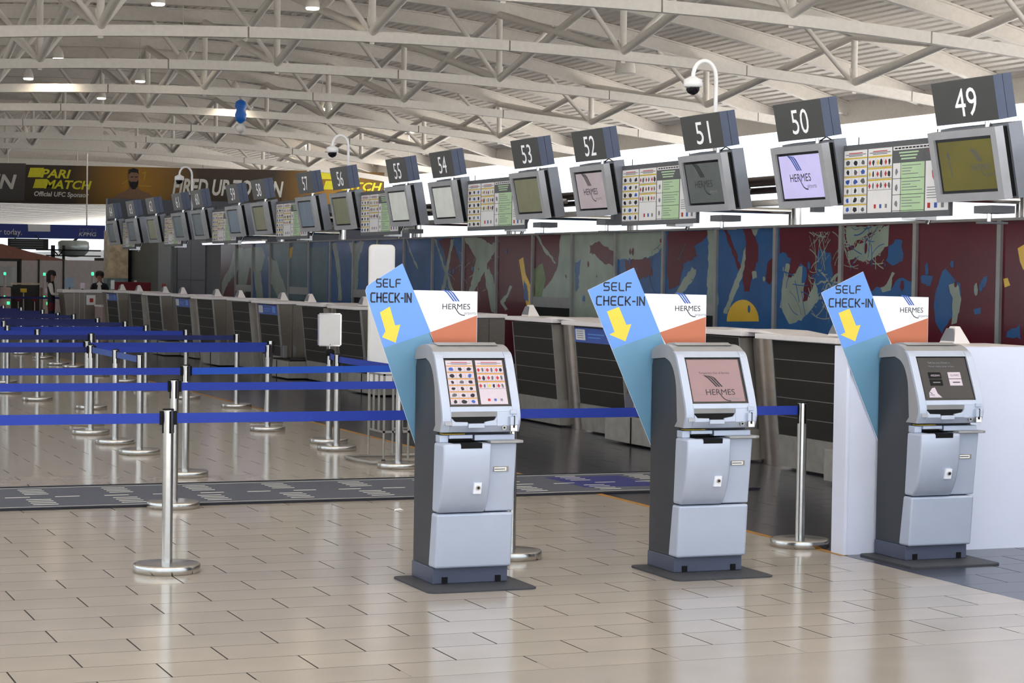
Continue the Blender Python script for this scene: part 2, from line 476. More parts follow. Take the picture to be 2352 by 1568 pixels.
# ------------------------------------------------------------------ measured places
MURAL=[('pale',[(9.874, 2.168), (9.065, 2.164), (9.082, 1.965), (9.498, 1.792), (9.836, 1.837)]),
('red',[(9.867, 1.971), (9.468, 2.1), (9.145, 2.156), (9.065, 2.155), (9.465, 2.021), (9.864, 1.904)]),
('blue',[(9.073, 1.956), (8.964, 1.998), (8.837, 1.98), (8.815, 1.792), (8.969, 1.727), (9.091, 1.792)]),
('blue',[(9.843, 1.344), (8.538, 1.412), (8.546, 1.623), (8.691, 1.588), (8.886, 1.62), (9.04, 1.498), (9.284, 1.552), (9.443, 1.44), (9.85, 1.523)]),
('pale',[(9.202, 1.531), (9.082, 1.554), (9.006, 1.663), (8.966, 1.654), (9.024, 1.498), (9.159, 1.479)]),
('blue',[(8.2, 1.584), (8.096, 1.75), (7.947, 1.628), (7.838, 1.579), (7.796, 1.425), (7.897, 1.259), (8.109, 1.129), (8.223, 1.209)]),
('pale',[(7.994, 1.545), (7.895, 1.595), (7.796, 1.425), (7.86, 1.219), (7.931, 1.196), (7.917, 1.423)]),
('blue',[(8.465, 1.674), (8.277, 1.667), (8.303, 1.562), (8.439, 1.59)]),
('blue',[(7.489, 1.631), (7.409, 1.692), (7.418, 1.572), (7.5, 1.551)]),
('blue',[(7.066, 1.162), (6.872, 1.226), (6.835, 1.11), (7.051, 1.103)]),
('blue',[(7.548, 1.356), (7.465, 1.366), (7.476, 1.29), (7.545, 1.276)]),
('yellow',[(6.93, 1.909), (6.821, 1.947), (6.753, 1.83), (6.838, 1.714), (6.893, 1.792)]),
('yellow',[(7.137, 1.634), (7.071, 1.642), (7.029, 1.576), (7.114, 1.555)]),
('pale',[(11.143, 1.792), (10.766, 1.746), (10.777, 1.559), (10.486, 1.608), (10.388, 1.38), (10.654, 1.236), (11.023, 1.124), (11.221, 1.318)]),
('red',[(11.274, 2.201), (9.935, 2.187), (9.927, 1.972), (10.026, 1.612), (10.112, 1.588), (10.185, 1.883), (10.409, 1.93), (10.503, 1.562), (10.605, 1.376), (10.697, 1.384), (10.69, 1.699), (10.805, 1.792), (10.994, 1.604), (11.08, 1.627), (11.031, 1.839), (11.148, 1.91), (11.262, 1.887)]),
('pale',[(10.4, 1.701), (10.365, 1.719), (9.905, 1.388), (9.93, 1.37)]),
('pale',[(10.343, 1.38), (10.37, 1.394), (9.946, 1.792), (9.92, 1.774)]),
('pale',[(10.484, 1.539), (10.484, 1.558), (9.913, 1.613), (9.913, 1.595)]),
('pale',[(11.926, 2.202), (11.705, 2.198), (12.128, 1.596), (12.448, 1.194), (12.555, 1.212), (12.232, 1.595)]),
('red',[(12.1, 2.195), (11.925, 2.182), (11.716, 1.986), (11.759, 1.792), (11.938, 1.451), (12.04, 1.439), (12.085, 1.547), (12.014, 1.841)]),
('yellow',[(11.694, 1.125), (11.705, 1.178), (11.734, 1.229), (11.78, 1.274), (11.841, 1.311), (11.913, 1.339), (11.993, 1.356), (12.078, 1.36), (12.163, 1.353), (12.243, 1.333), (12.316, 1.302), (12.376, 1.262), (12.42, 1.213), (12.447, 1.16), (12.455, 1.104)]),
('red',[(11.529, 1.744), (11.302, 1.935), (11.312, 1.697), (11.462, 1.529), (11.541, 1.552)]),
('red',[(12.625, 2.203), (12.484, 2.141), (12.134, 1.743), (12.194, 1.694)]),
('pale',[(11.885, 1.656), (11.785, 1.686), (11.742, 1.618), (11.842, 1.578)]),
('red',[(14.034, 2.083), (13.861, 2.202), (13.229, 2.213), (12.785, 2.146), (13.088, 2.038), (13.311, 1.998), (13.216, 1.87), (13.552, 1.741), (13.66, 1.532), (13.952, 1.476), (14.021, 1.74)]),
('pale',[(13.945, 1.318), (13.324, 1.741), (13.187, 1.7), (13.79, 1.268)]),
('pale',[(12.984, 2.209), (12.787, 2.206), (12.665, 1.29), (12.971, 1.284), (12.935, 1.793)]),
('pale',[(15.484, 2.205), (14.086, 2.195), (14.079, 2.005), (14.45, 1.857), (15.012, 1.793), (15.469, 1.826)]),
('red',[(15.219, 1.793), (14.511, 1.836), (14.429, 1.632), (14.851, 1.575), (15.128, 1.463)]),
('red',[(16.336, 2.022), (16.017, 2.043), (15.54, 1.932), (15.531, 1.709), (15.939, 1.793), (16.332, 1.919)]),
('pale',[(16.77, 2.2), (16.583, 2.198), (16.305, 1.22), (16.545, 1.215)]),
('blue',[(16.783, 1.793), (16.641, 1.851), (16.654, 1.445), (16.767, 1.397)]),
('pale',[(17.269, 2.195), (16.857, 2.202), (16.82, 1.268), (17.966, 1.248), (18.157, 1.281), (17.636, 1.524), (17.371, 1.734)]),
('green',[(18.219, 1.671), (17.909, 1.793), (17.791, 1.552), (17.966, 1.248), (18.203, 1.244)]),
('pale',[(18.256, 2.196), (18.161, 2.201), (17.447, 1.763), (17.507, 1.74)]),
('yellow',[(18.791, 1.812), (18.629, 1.855), (18.522, 1.608), (18.339, 1.456), (18.296, 1.181), (18.471, 1.141), (18.613, 1.453)]),
('blue',[(18.617, 1.546), (18.498, 1.424), (18.44, 1.178), (18.605, 1.237)]),
('pale',[(21.063, 2.14), (20.36, 2.152), (19.716, 2.049), (19.677, 1.953), (19.987, 1.794), (19.766, 1.537), (19.643, 1.079), (19.853, 1.074), (20.159, 1.632), (20.476, 1.401), (20.833, 1.066), (20.984, 1.089), (20.558, 1.63), (20.494, 1.859)]),
('pale',[(19.476, 1.222), (19.143, 1.416), (19.041, 1.405), (19.337, 1.186), (19.163, 1.07), (19.264, 1.061)]),
('red',[(22.175, 2.165), (21.601, 2.159), (21.182, 1.794), (21.097, 1.087), (21.442, 1.08), (21.659, 1.658)]),
('pale',[(22.398, 2.153), (22.296, 2.152), (21.211, 1.085), (21.326, 1.082)]),
('pale',[(21.581, 2.145), (21.464, 2.144), (21.992, 1.069), (22.112, 1.066)]),
('pale',[(23.752, 2.139), (23.665, 2.138), (23.085, 1.653), (23.149, 1.639)]),
('pale',[(25.215, 2.152), (25.073, 2.151), (25.573, 1.493), (25.67, 1.492)]),
('pale',[(26.849, 2.137), (25.94, 2.129), (26.275, 1.795), (26.351, 1.164), (26.707, 1.159), (26.525, 1.717)]),
('pale',[(27.854, 2.114), (27.584, 2.112), (27.293, 1.48), (27.225, 1.087), (27.436, 1.084), (27.505, 1.478)]),
('teal',[(30.821, 2.086), (29.607, 2.078), (29.565, 1.047), (30.654, 1.028)]),
('teal',[(29.256, 2.092), (28.126, 2.084), (28.14, 1.072), (29.156, 1.054)]),
('pale',[(35.1, 2.059), (32.776, 2.081), (32.497, 1.884), (32.824, 1.572), (32.596, 0.994), (33.144, 0.985), (33.376, 1.569), (33.732, 1.659), (34.068, 1.134), (34.69, 1.163), (34.598, 1.61), (35.563, 1.322), (36.09, 0.934), (36.145, 1.316), (35.276, 1.749)]),
('pale',[(32.296, 1.884), (31.7, 1.795), (31.173, 1.45), (30.716, 1.027), (31.411, 1.015), (32.01, 1.356)]),
('yellow',[(30.819, 2.035), (30.449, 2.083), (30.564, 1.88), (30.747, 1.795)])]
LAMPS=[(9.88, 43.88, 8.35), (13.64, 42.81, 8.35), (9.97, 59.18, 8.35), (13.85, 58.35, 8.35), (10.23, 66.93, 8.35), (14.02, 65.82, 8.35), (18.14, 68.24, 8.35), (14.2, 74.06, 8.35), (23.52, 74.74, 8.35), (23.59, 74.16, 8.35), (14.83, 97.67, 8.35), (31.21, 85.83, 8.35), (29.88, 98.82, 8.35)]
UNITS=[(4.119, 3.066), (6.507, 3.075), (8.263, 3.083), (10.78, 3.092), (12.475, 3.092), (15.165, 3.088), (16.861, 3.083), (19.352, 3.075), (21.091, 3.071), (23.729, 3.058), (25.381, 3.04), (27.941, 3.027), (29.498, 3.014), (31.817, 2.997), (33.746, 2.988), (35.839, 2.98)]

# ------------------------------------------------------------------ the hall: floor, walls, roof
CAM = Vector((-1.5316, -8.6564, 1.6128))
def px_of(p):
    v = Vector(p) - CAM
    d = v.dot(_f)
    if d < 0.5:
        return None
    return (1176 + 4763.31 * v.dot(_r) / d, 784 - 4763.31 * v.dot(_u) / d, d)

floor = struct(MB().box(-8, 36, -10, 240, -0.3, -0.004, 'grout').build('floor'))
struct(MB().box(-90, -8.4, -90, 300, -0.5, -0.1, 'ground').box(36.6, 140, -90, 300, -0.5, -0.1, 'ground').box(-8.4, 36.6, -90, -10, -0.5, -0.1, 'ground').build('ground'))

def tile_mesh(key):
    mb = MB()
    x, y, b = 0.2975, 0.149, 0.0012
    top = [(-x + b, -y + b, 0), (x - b, -y + b, 0), (x - b, y - b, 0), (-x + b, y - b, 0)]
    bot = [(-x, -y, -0.004), (x, -y, -0.004), (x, y, -0.004), (-x, y, -0.004)]
    mb.add(bot + top, [(4, 5, 6, 7)], key)
    mb.add(bot + top, [(0, 1, 5, 4), (1, 2, 6, 5), (2, 3, 7, 6), (3, 0, 4, 7)], 'grout')
    return mb
cand = []
for j in range(-2, 150):
    off = 0.0 if j % 2 == 0 else 0.3
    for i in range(-8, 30):
        cx, cy = i * 0.6 + 0.3 + off, j * 0.3 - 0.15
        q = px_of((cx, cy, 0))
        if q is None or not (-420 < q[0] < 2760 and 640 < q[1] < 1700):
            continue
        cand.append((q[2], cx, cy))
cand.sort()
tile_src = {}
for key in ('tile_beige', 'tile_dark'):
    o = tile_mesh(key).build('floor_tile')
    tile_src[key] = o.data
    bpy.data.objects.remove(o)
rest = {'tile_beige': MB(), 'tile_dark': MB()}
n_single = 0
for d, cx, cy in cand:
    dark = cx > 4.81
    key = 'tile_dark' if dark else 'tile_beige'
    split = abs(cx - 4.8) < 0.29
    if n_single < 300 and not split:
        o = bpy.data.objects.new('floor_tile', tile_src[key])
        C.objects.link(o); o.parent = floor; o.location = (cx, cy, 0)
        n_single += 1
    elif split:
        for k2, x0, x1 in (('tile_beige', cx - .2975, 4.799), ('tile_dark', 4.801, cx + .2975)):
            rest[k2].add([(x0, cy - .149, 0), (x1, cy - .149, 0), (x1, cy + .149, 0), (x0, cy + .149, 0)], [(0, 1, 2, 3)], k2)
    else:
        rest[key].add([(cx - .2975, cy - .149, 0), (cx + .2975, cy - .149, 0), (cx + .2975, cy + .149, 0), (cx - .2975, cy + .149, 0)], [(0, 1, 2, 3)], key)
for key in rest:
    o = rest[key].build('far_tiles', floor)
    o['kind'] = 'stuff'
# plain polished floor outside the laid-out field
mb = MB()
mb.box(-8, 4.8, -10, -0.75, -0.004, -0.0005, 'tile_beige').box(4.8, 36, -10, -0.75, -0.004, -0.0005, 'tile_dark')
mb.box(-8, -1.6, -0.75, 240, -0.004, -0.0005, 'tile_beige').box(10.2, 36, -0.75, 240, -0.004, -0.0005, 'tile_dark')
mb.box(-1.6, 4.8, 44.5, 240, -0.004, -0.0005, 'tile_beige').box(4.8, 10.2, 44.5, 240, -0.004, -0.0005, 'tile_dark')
mb.build('floor_surround', floor)
struct(MB().box(4.775, 4.825, 1.78, 44, 0.0, 0.002, 'yellow_line').build('trim_1'))

# walls
struct(MB().box(-8.4, -8, -10, 240, -0.3, 0.6, 'wall_light').box(-8.4, -8, -10, 240, 6.2, 8.2, 'wall_light').box(-8.4, -8, 16, 24, .6, 6.2, 'wall_light').box(-8.4, -8, 32, 53.5, .6, 6.2, 'wall_light').box(-8.4, -8, 58.5, 109, .6, 6.2, 'wall_light').build('wall_left'))  # unseen left wall; openings shaped to steer daylight and the mural's reflection
wl = struct(MB().box(36, 36.4, -10, 240, -0.3, 3.3, 'wall_light').build('wall_right'))

# roof: arched rafters under a ribbed deck
def zc(x): return 7.46 - 0.0036 * (x - 16.2) ** 2      # underside of the bottom chord
def zr(x): return 9.85 - (0.0085 if x > 16 else 0.004) * (x - 16.0) ** 2      # underside of the rafters
XA, XB = -7.9, 34.5
prof = []
x = XA
while x < XB - 0.01:
    prof += [(x, zr(x) + .46), (x + .17, zr(x + .17) + .46), (x + .2, zr(x + .2) + .51), (x + .27, zr(x + .27) + .51)]
    x += 0.30
prof.append((XB + .06, zr(XB) + 0.46))
up = [(a, b + 0.25) for a, b in prof[::-1]]
mb = MB()
n = len(prof)
vs = [(a, -10, b) for a, b in prof] + [(a, 116, b) for a, b in prof] + [(a, -10, b + .3) for a, b in prof] + [(a, 116, b + .3) for a, b in prof]
fs = [(i, i + n, i + 1 + n, i + 1) for i in range(n - 1)] + [(2 * n + i, 2 * n + i + 1, 3 * n + i + 1, 3 * n + i) for i in range(n - 1)]
fs += [(0, n, 3 * n, 2 * n), (n - 1, 3 * n - 1, 4 * n - 1, 2 * n - 1)]
mb.add(vs, fs, 'deck')
ceiling = struct(mb.build('ceiling'))
rafter_xs = [XA + (XB - XA) * i / 16.0 for i in range(17)]
mb = MB()
for a, b in zip(rafter_xs, rafter_xs[1:]):
    for z0, z1, w in ((0, .05, .11), (.05, .41, .04), (.41, .46, .11)):
        vs = [(a, -w, zr(a) + z0), (b, -w, zr(b) + z0), (b, w, zr(b) + z0), (a, w, zr(a) + z0),
              (a, -w, zr(a) + z1), (b, -w, zr(b) + z1), (b, w, zr(b) + z1), (a, w, zr(a) + z1)]
        mb.add(vs, [(0, 3, 2, 1), (4, 5, 6, 7), (0, 1, 5, 4), (1, 2, 6, 5), (2, 3, 7, 6), (3, 0, 4, 7)], 'truss')
raf = mb.build('rafter', ceiling)
YT = [32.9 + 9 * i for i in range(9)]
rafter_y = sorted(YT + [y + 4.5 for y in YT[:-1]] + [28.4, 23.9, 19.4])
raf.location.y = rafter_y[0]
for y in rafter_y[1:]:
    o = raf.copy(); C.objects.link(o); o.location.y = y
MB().box(34.35, 34.65, -10, 116, zr(34.5) - 0.22, zr(34.5) + 0.62, 'truss').build('eaves_beam', ceiling)

# trusses
NODES = [-6.0, 1.0, 8.05, 14.95, 22.0, 29.15]
def truss():
    t = thing('roof_truss', (0, YT[0], 0), '', 'truss', 'arched white roof trusses across the hall')
    ends = [XA] + NODES + [34.2]
    cuts = [XA, -2.2, 4.8, 11.7, 18.7, 25.7, 31.0, 34.2]
    for a, b in zip(cuts, cuts[1:]):
        mb = MB()
        N = 6
        xs = [a + .02 + (b - a - .04) * i / N for i in range(N + 1)]
        for p, q in zip(xs, xs[1:]):
            vs = [(p, -.1, zc(p)), (q, -.1, zc(q)), (q, .1, zc(q)), (p, .1, zc(p)), (p, -.1, zc(p) + .27), (q, -.1, zc(q) + .27), (q, .1, zc(q) + .27), (p, .1, zc(p) + .27)]
            mb.add(vs, [(0, 3, 2, 1), (4, 5, 6, 7), (0, 1, 5, 4), (2, 3, 7, 6)] + ([(3, 0, 4, 7)] if p == xs[0] else []) + ([(1, 2, 6, 5)] if q == xs[-1] else []), 'truss')
        mb.build('chord_segment', t)
    for x in NODES:
        z0 = zc(x) + .2
        MB().tube((x, 0, z0), (x, 0, zr(x)), .095, 'truss').build('post', t)
        MB().prism([(-.06, z0 - .25), (.06, z0 - .25), (.14, z0 + .45), (-.14, z0 + .45)], 'y', -.015, .015, 'truss').build('gusset', t).location.x = x
        for s in (-1, 1):
            xx = x + s * 1.75
            if xx < XB:
                MB().tube((x, 0, z0), (xx, 0, zr(xx)), .07, 'truss').build('diagonal', t)
            MB().tube((x, 0, z0 + .05), (x, s * 9.0, zr(x) + .02), .115, 'truss').build('brace', t)
    return t
t0 = truss()
TL = ['nearest the camera at the top of the picture', 'second from the front', 'third from the front', 'fourth from the front, a blue balloon below it', 'fifth from the front',
      'sixth from the front', 'seventh from the front', 'eighth from the front', 'farthest, just above the brown banner']
for i, y in enumerate(YT):
    o = t0 if i == 0 else copy_tree(t0)
    o.location.y = y
    o['label'] = 'arched white roof truss, ' + TL[i]

# ceiling lamps
def lamp():
    t = thing('ceiling_lamp', (0, 0, 0), '', 'lamp', 'round warm lamps under the roof')
    MB().lathe([(.17, .0), (.19, .03), (.15, .22), (.07, .36), (.03, .40)], 'truss', 20).build('housing', t)
    MB().lathe([(.155, -.045), (.175, -.01), (.17, .0)], 'lamp_warm', 20).build('lens', t)
    MB().tube((0, 0, .38), (0, 0, 1.6), .015, 'truss', 6).build('rod', t)
    ld = bpy.data.lights.new('lamp_light', 'SPOT')
    ld.energy = 250; ld.spot_size = R(130); ld.spot_blend = .6; ld.color = (1, .86, .68); ld.shadow_soft_size = .15
    lo = bpy.data.objects.new('lamp_light', ld); C.objects.link(lo); lo.parent = t; lo.location = (0, 0, -.08)
    return t
LL = ['topmost lamp on the left, cut by the picture edge', 'lamp with a cone housing near the top centre', 'lamp above the second long beam at far left', 'lamp above the second long beam, right of the far-left one',
      'lamp near the left edge above the third beam', 'lamp with a small spot beside it above the third beam', 'lamp just above the third beam right of the blue balloon', 'lamp shining on a post below the third beam',
      'left lamp of the close pair above the crooked camera pole', 'right lamp of the close pair above the crooked camera pole', 'lamp low at the left above the brown banner', 'lamp above the gap between signs 55 and 54', 'small lamp left of the second crooked camera pole']
l0 = lamp()
for i, p in enumerate(LAMPS):
    o = l0 if i == 0 else copy_tree(l0)
    o.location = p
    o['label'] = 'round warm ceiling ' + LL[i]
    zt = zr(p[0]) + .5
    for ch in o.children:
        if ch.name.startswith('rod'):
            ch.scale.z = 1.0
            ch.location.z = zt - p[2] - 1.6
bl = thing('balloon', (16.05, 59.3, 6.55), 'small blue and white foil balloon stuck under a roof beam', 'balloon')
MB().lathe([(.02, -.05), (.16, .05), (.2, .25), (.14, .42), (.2, .5), (.17, .68), (.05, .75)], 'balloon_blue', 14).build('foil_body', bl)
MB().lathe([(.02, -.38), (.13, -.3), (.16, -.15), (.1, -.06), (.03, -.04)], 'paper', 12).build('foil_tail', bl)
MB().tube((0, 0, .7), (0, .6, 1.02), .008, 'paper', 5).build('ribbon', bl)
sp = thing('pendant_speaker', (24.6, 47.3, 7.6), 'cone shaped beige pendant loudspeaker hanging under the roof deck', 'loudspeaker')
MB().lathe([(.3, 0), (.31, .06), (.26, .45), (.12, .78), (.05, .82)], 'deck', 20).build('cone', sp)
MB().tube((0, 0, .8), (0, 0, 1.8), .02, 'truss', 6).build('cable', sp)

# far part of the terminal: lower slatted ceiling, end block
mb = MB()
for i in range(40):
    mb.box(-8, 36, 117 + i * 3.2, 119.6 + i * 3.2, 6.2, 6.3, 'far_ceiling')
fc = struct(mb.build('ceiling_far'))
struct(MB().box(-8, 36, 116, 116.3, 6.2, 11, 'deck').build('wall_bulkhead'))
struct(MB().box(16.6, 31.6, 85, 85.4, 0, 4.75, 'wall_grey').build('wall_far'))

# ------------------------------------------------------------------ mural wall behind the desks
XW = 9.66
ST = 1.383
wall = struct(MB().box(XW + .02, XW + .12, -3.5, 37.6, 0, 2.16, 'wall_grey').build('wall_mural'))
MB().box(XW - .03, XW + .14, -3.5, 37.6, 2.16, 2.185, 'mullion').build('top_rail', wall)
m0 = 8.565
BASE = {-3: 'red', -2: 'red', -1: 'red', 0: 'red', 1: 'red', 2: 'blue', 3: 'blue', 4: 'blue', 5: 'blue', 6: 'pale', 7: 'red', 8: 'red', 9: 'red', 10: 'blue', 11: 'blue', 12: 'blue', 13: 'blue', 14: 'blue', 15: 'blue', 16: 'teal', 17: 'teal', 18: 'blue', 19: 'red', 20: 'red'}  # the single pale base panel carries a bright reflection in its colour
SLOT = {(n) for n in range(-1, 21) if (n - 7) % 3 == 0}
panel_src = {}
def panel(n, key):
    y0 = m0 + (n - 1) * ST
    z0 = 1.30 if n in SLOT else 0.0
    mb = MB().box(XW, XW + .02, .02, ST - .02, z0, 2.16, 'mur_' + key)
    o = mb.build('mural_panel', wall)
    o.location.y = y0
    if n in SLOT:
        MB().box(XW - .015, XW + .02, .02, ST - .02, 1.16, 1.30, 'mullion').build('hatch_flap', o)
        MB().box(XW + .005, XW + .02, .02, ST - .02, 0.0, 1.16, 'black').build('hatch_opening', o)
    MB().box(XW - .03, XW + .03, -.03, .03, 0, 2.16, 'mullion').build('mullion', wall).location.y = y0
for n in range(-7, 21):
    panel(n, BASE.get(n, 'red'))
from mathutils import noise
def rough(pts):
    out = []
    n = len(pts)
    for i in range(n):
        a, b = Vector(pts[i]), Vector(pts[(i + 1) % n])
        k = max(1, int((b - a).length / .05))
        for j in range(k):
            p = a.lerp(b, j / k)
            big = noise.noise_vector((p.x * 3.1, p.y * 3.1, 1.7))
            fine = noise.noise_vector((p.x * 14.0, p.y * 14.0, 5.1))
            out.append((p.x + .05 * big.x + .035 * fine.x, min(p.y + .05 * big.y + .035 * fine.y, 2.155)))
    return out
mb = MB()
lift = 0.0
for key, pts in MURAL:
    lift += 0.000012
    pts = rough(pts) if key != 'yellow' else [(y, min(z, 2.155)) for y, z in pts]
    P = Plane((XW, 0, 0), (0, -1, 0), (0, 0, 1), 0.0003)
    pp(mb, P, [(-y, z) for y, z in pts], 'mur_' + key, lift)
rnd = random.Random(5)
for y0, y1, z0, z1, n_, key in ((9.15, 9.92, 1.70, 2.14, 70, 'pale'), (9.98, 10.62, 1.15, 2.1, 60, 'pale'), (9.15, 9.92, 1.7, 2.14, 12, 'blue'), (10.1, 11.2, 1.15, 1.7, 14, 'blue'), (19.4, 22.0, 1.2, 2.1, 40, 'pale'), (23.5, 28.0, 1.2, 2.1, 16, 'teal'), (13.0, 14.6, 1.2, 2.0, 10, 'teal')):
    for _ in range(n_):
        lift += .000008
        a = (rnd.uniform(y0, y1), rnd.uniform(z0, z1)); t_ = rnd.uniform(0, math.pi); L = rnd.uniform(.12, .38)
        b = (min(max(a[0] + L * math.cos(t_), y0), y1), min(max(a[1] + L * math.sin(t_), z0), z1))
        bow = rnd.uniform(-.12, .12)
        dx, dz = b[0] - a[0], b[1] - a[1]
        arc = [(-(a[0] + dx * u - dz * bow * 4 * u * (1 - u)), min(a[1] + dz * u + dx * bow * 4 * u * (1 - u), 2.15)) for u in (0, .2, .4, .6, .8, 1)]
        stroke(mb, P, arc, rnd.uniform(.005, .013), 'mur_' + key, lift)
for _ in range(46):
    lift += .000008
    y, z = rnd.uniform(4.0, 22), rnd.uniform(1.2, 2.05)
    item_blob(mb, P, -y, z, rnd.uniform(.02, .07), 'mur_' + rnd.choice(['blue', 'red', 'pale', 'blue']), rnd, lift)
mb.build('mural_print', wall)
# plain metal wall past the mural
gw = struct(MB().box(XW + .02, XW + .12, 37.6, 46.6, 0, 2.5, 'wall_green').build('wall_metal'))
for y0, y1, z0, z1, k in ((37.62, 39.0, 0, 1.35, 'wall_dark'), (37.62, 39.0, 1.37, 2.45, 'wall_dark'), (39.03, 40.4, 0, 1.35, 'wall_dark'), (39.03, 40.4, 1.37, 2.45, 'wall_dark'),
                          (40.5, 40.9, 0, 2.45, 'wall_grey'), (42.4, 46.4, 1.37, 2.45, 'wall_green'), (42.4, 46.4, 0, 1.35, 'wall_green')):
    MB().box(XW - .01, XW + .02, y0, y1, z0, z1, k).build('metal_panel', gw)
MB().box(XW - .05, XW + .02, 40.95, 42.35, 0, 2.4, 'pillar_grey').build('door_pillar', gw)
MB().box(XW - .056, XW - .05, 41.5, 41.9, 1.05, 1.25, 'red_print').build('fire_notice', gw)
MB().box(XW - .06, XW - .05, 44.9, 45.2, 0.95, 1.3, 'paper').build('paper_notice', gw)
pc = thing('mosaic_column', (9.28, 46.0, 0), 'square column with a pale and blue picture wrap at the end of the desks', 'column')
MB().box(-.27, .27, -.27, .27, 0, 1.35, 'mosaic_cool').build('lower_wrap', pc)
MB().box(-.27, .27, -.27, .27, 1.35, 2.6, 'mosaic_warm').build('upper_wrap', pc)
MB().box(.275, .42, -.2, .2, 0, 2.5, 'black').build('dark_jamb', pc)

# ------------------------------------------------------------------ carpet runner
cr_ = thing('carpet_runner', (0, 0, 0), 'dark grey carpet runner with pale dashes lying across the queue', 'carpet')
CY0, CY1 = 5.27, 6.62
MB().box(-8, 6.12, CY0 + .02, CY1 - .02, 0.002, .010, 'carpet').build('pile', cr_)
MB().box(-8, 6.15, CY0 - .03, CY0 + .02, .002, .014, 'carpet_edge').build('edge_binding', cr_)
MB().box(-8, 6.15, CY1 - .02, CY1 + .03, .002, .014, 'carpet_edge').build('edge_binding', cr_)
mb = MB()
zt = .0105
for y in (CY0 + .075, CY1 - .07):
    mb.box(-8, 6.1, y - .006, y + .006, .009, zt, 'carpet_white')
for k in range(-6, 10):
    for y0, ox in ((5.47, .72), (6.12, .76)):
        x = ox + .6 * k
        if x > 5.85:
            continue
        for kk in range(4):
            mb.box(x, x + .17, y0 + .10 * kk, y0 + .10 * kk + .024, .009, zt, 'carpet_white')
for k in range(-9, 15):
    mb.box(.60 + .345 * k, .77 + .345 * k, 5.93, 5.955, .009, zt, 'carpet_white')
o = mb.build('dash_pattern', cr_)
MB().box(4.85, 5.5, 5.6, 6.4, .009, .0104, 'carpet_blue').build('blue_patch', cr_)

# ------------------------------------------------------------------ self check-in kiosks
HF = [(-.02, 1.207), (-.055, 1.176), (-.115, 1.05), (-.165, .932), (-.178, .86), (-.155, .80)]   # front line of the head
def smooth(pts, k=4):
    out = []
    n = len(pts)
    for i in range(n - 1):
        p0, p1, p2, p3 = pts[max(i - 1, 0)], pts[i], pts[i + 1], pts[min(i + 2, n - 1)]
        for j in range(k):
            t = j / k
            out.append(tuple(.5 * (2 * p1[a] + (p2[a] - p0[a]) * t + (2 * p0[a] - 5 * p1[a] + 4 * p2[a] - p3[a]) * t * t + (3 * p1[a] - p0[a] - 3 * p2[a] + p3[a]) * t ** 3) for a in (0, 1)))
    return out + [pts[-1]]
HS = smooth(HF, 4)
BACK = smooth([(-.068, .785), (-.058, .865), (-.047, .994), (-.035, 1.05), (-.005, 1.11), (.04, 1.15), (.10, 1.168)], 3)
CROWN = smooth([(-.02, 1.207), (.02, 1.228), (.08, 1.241), (.17, 1.236), (.235, 1.218), (.262, 1.195), (.27, 1.155)], 3)
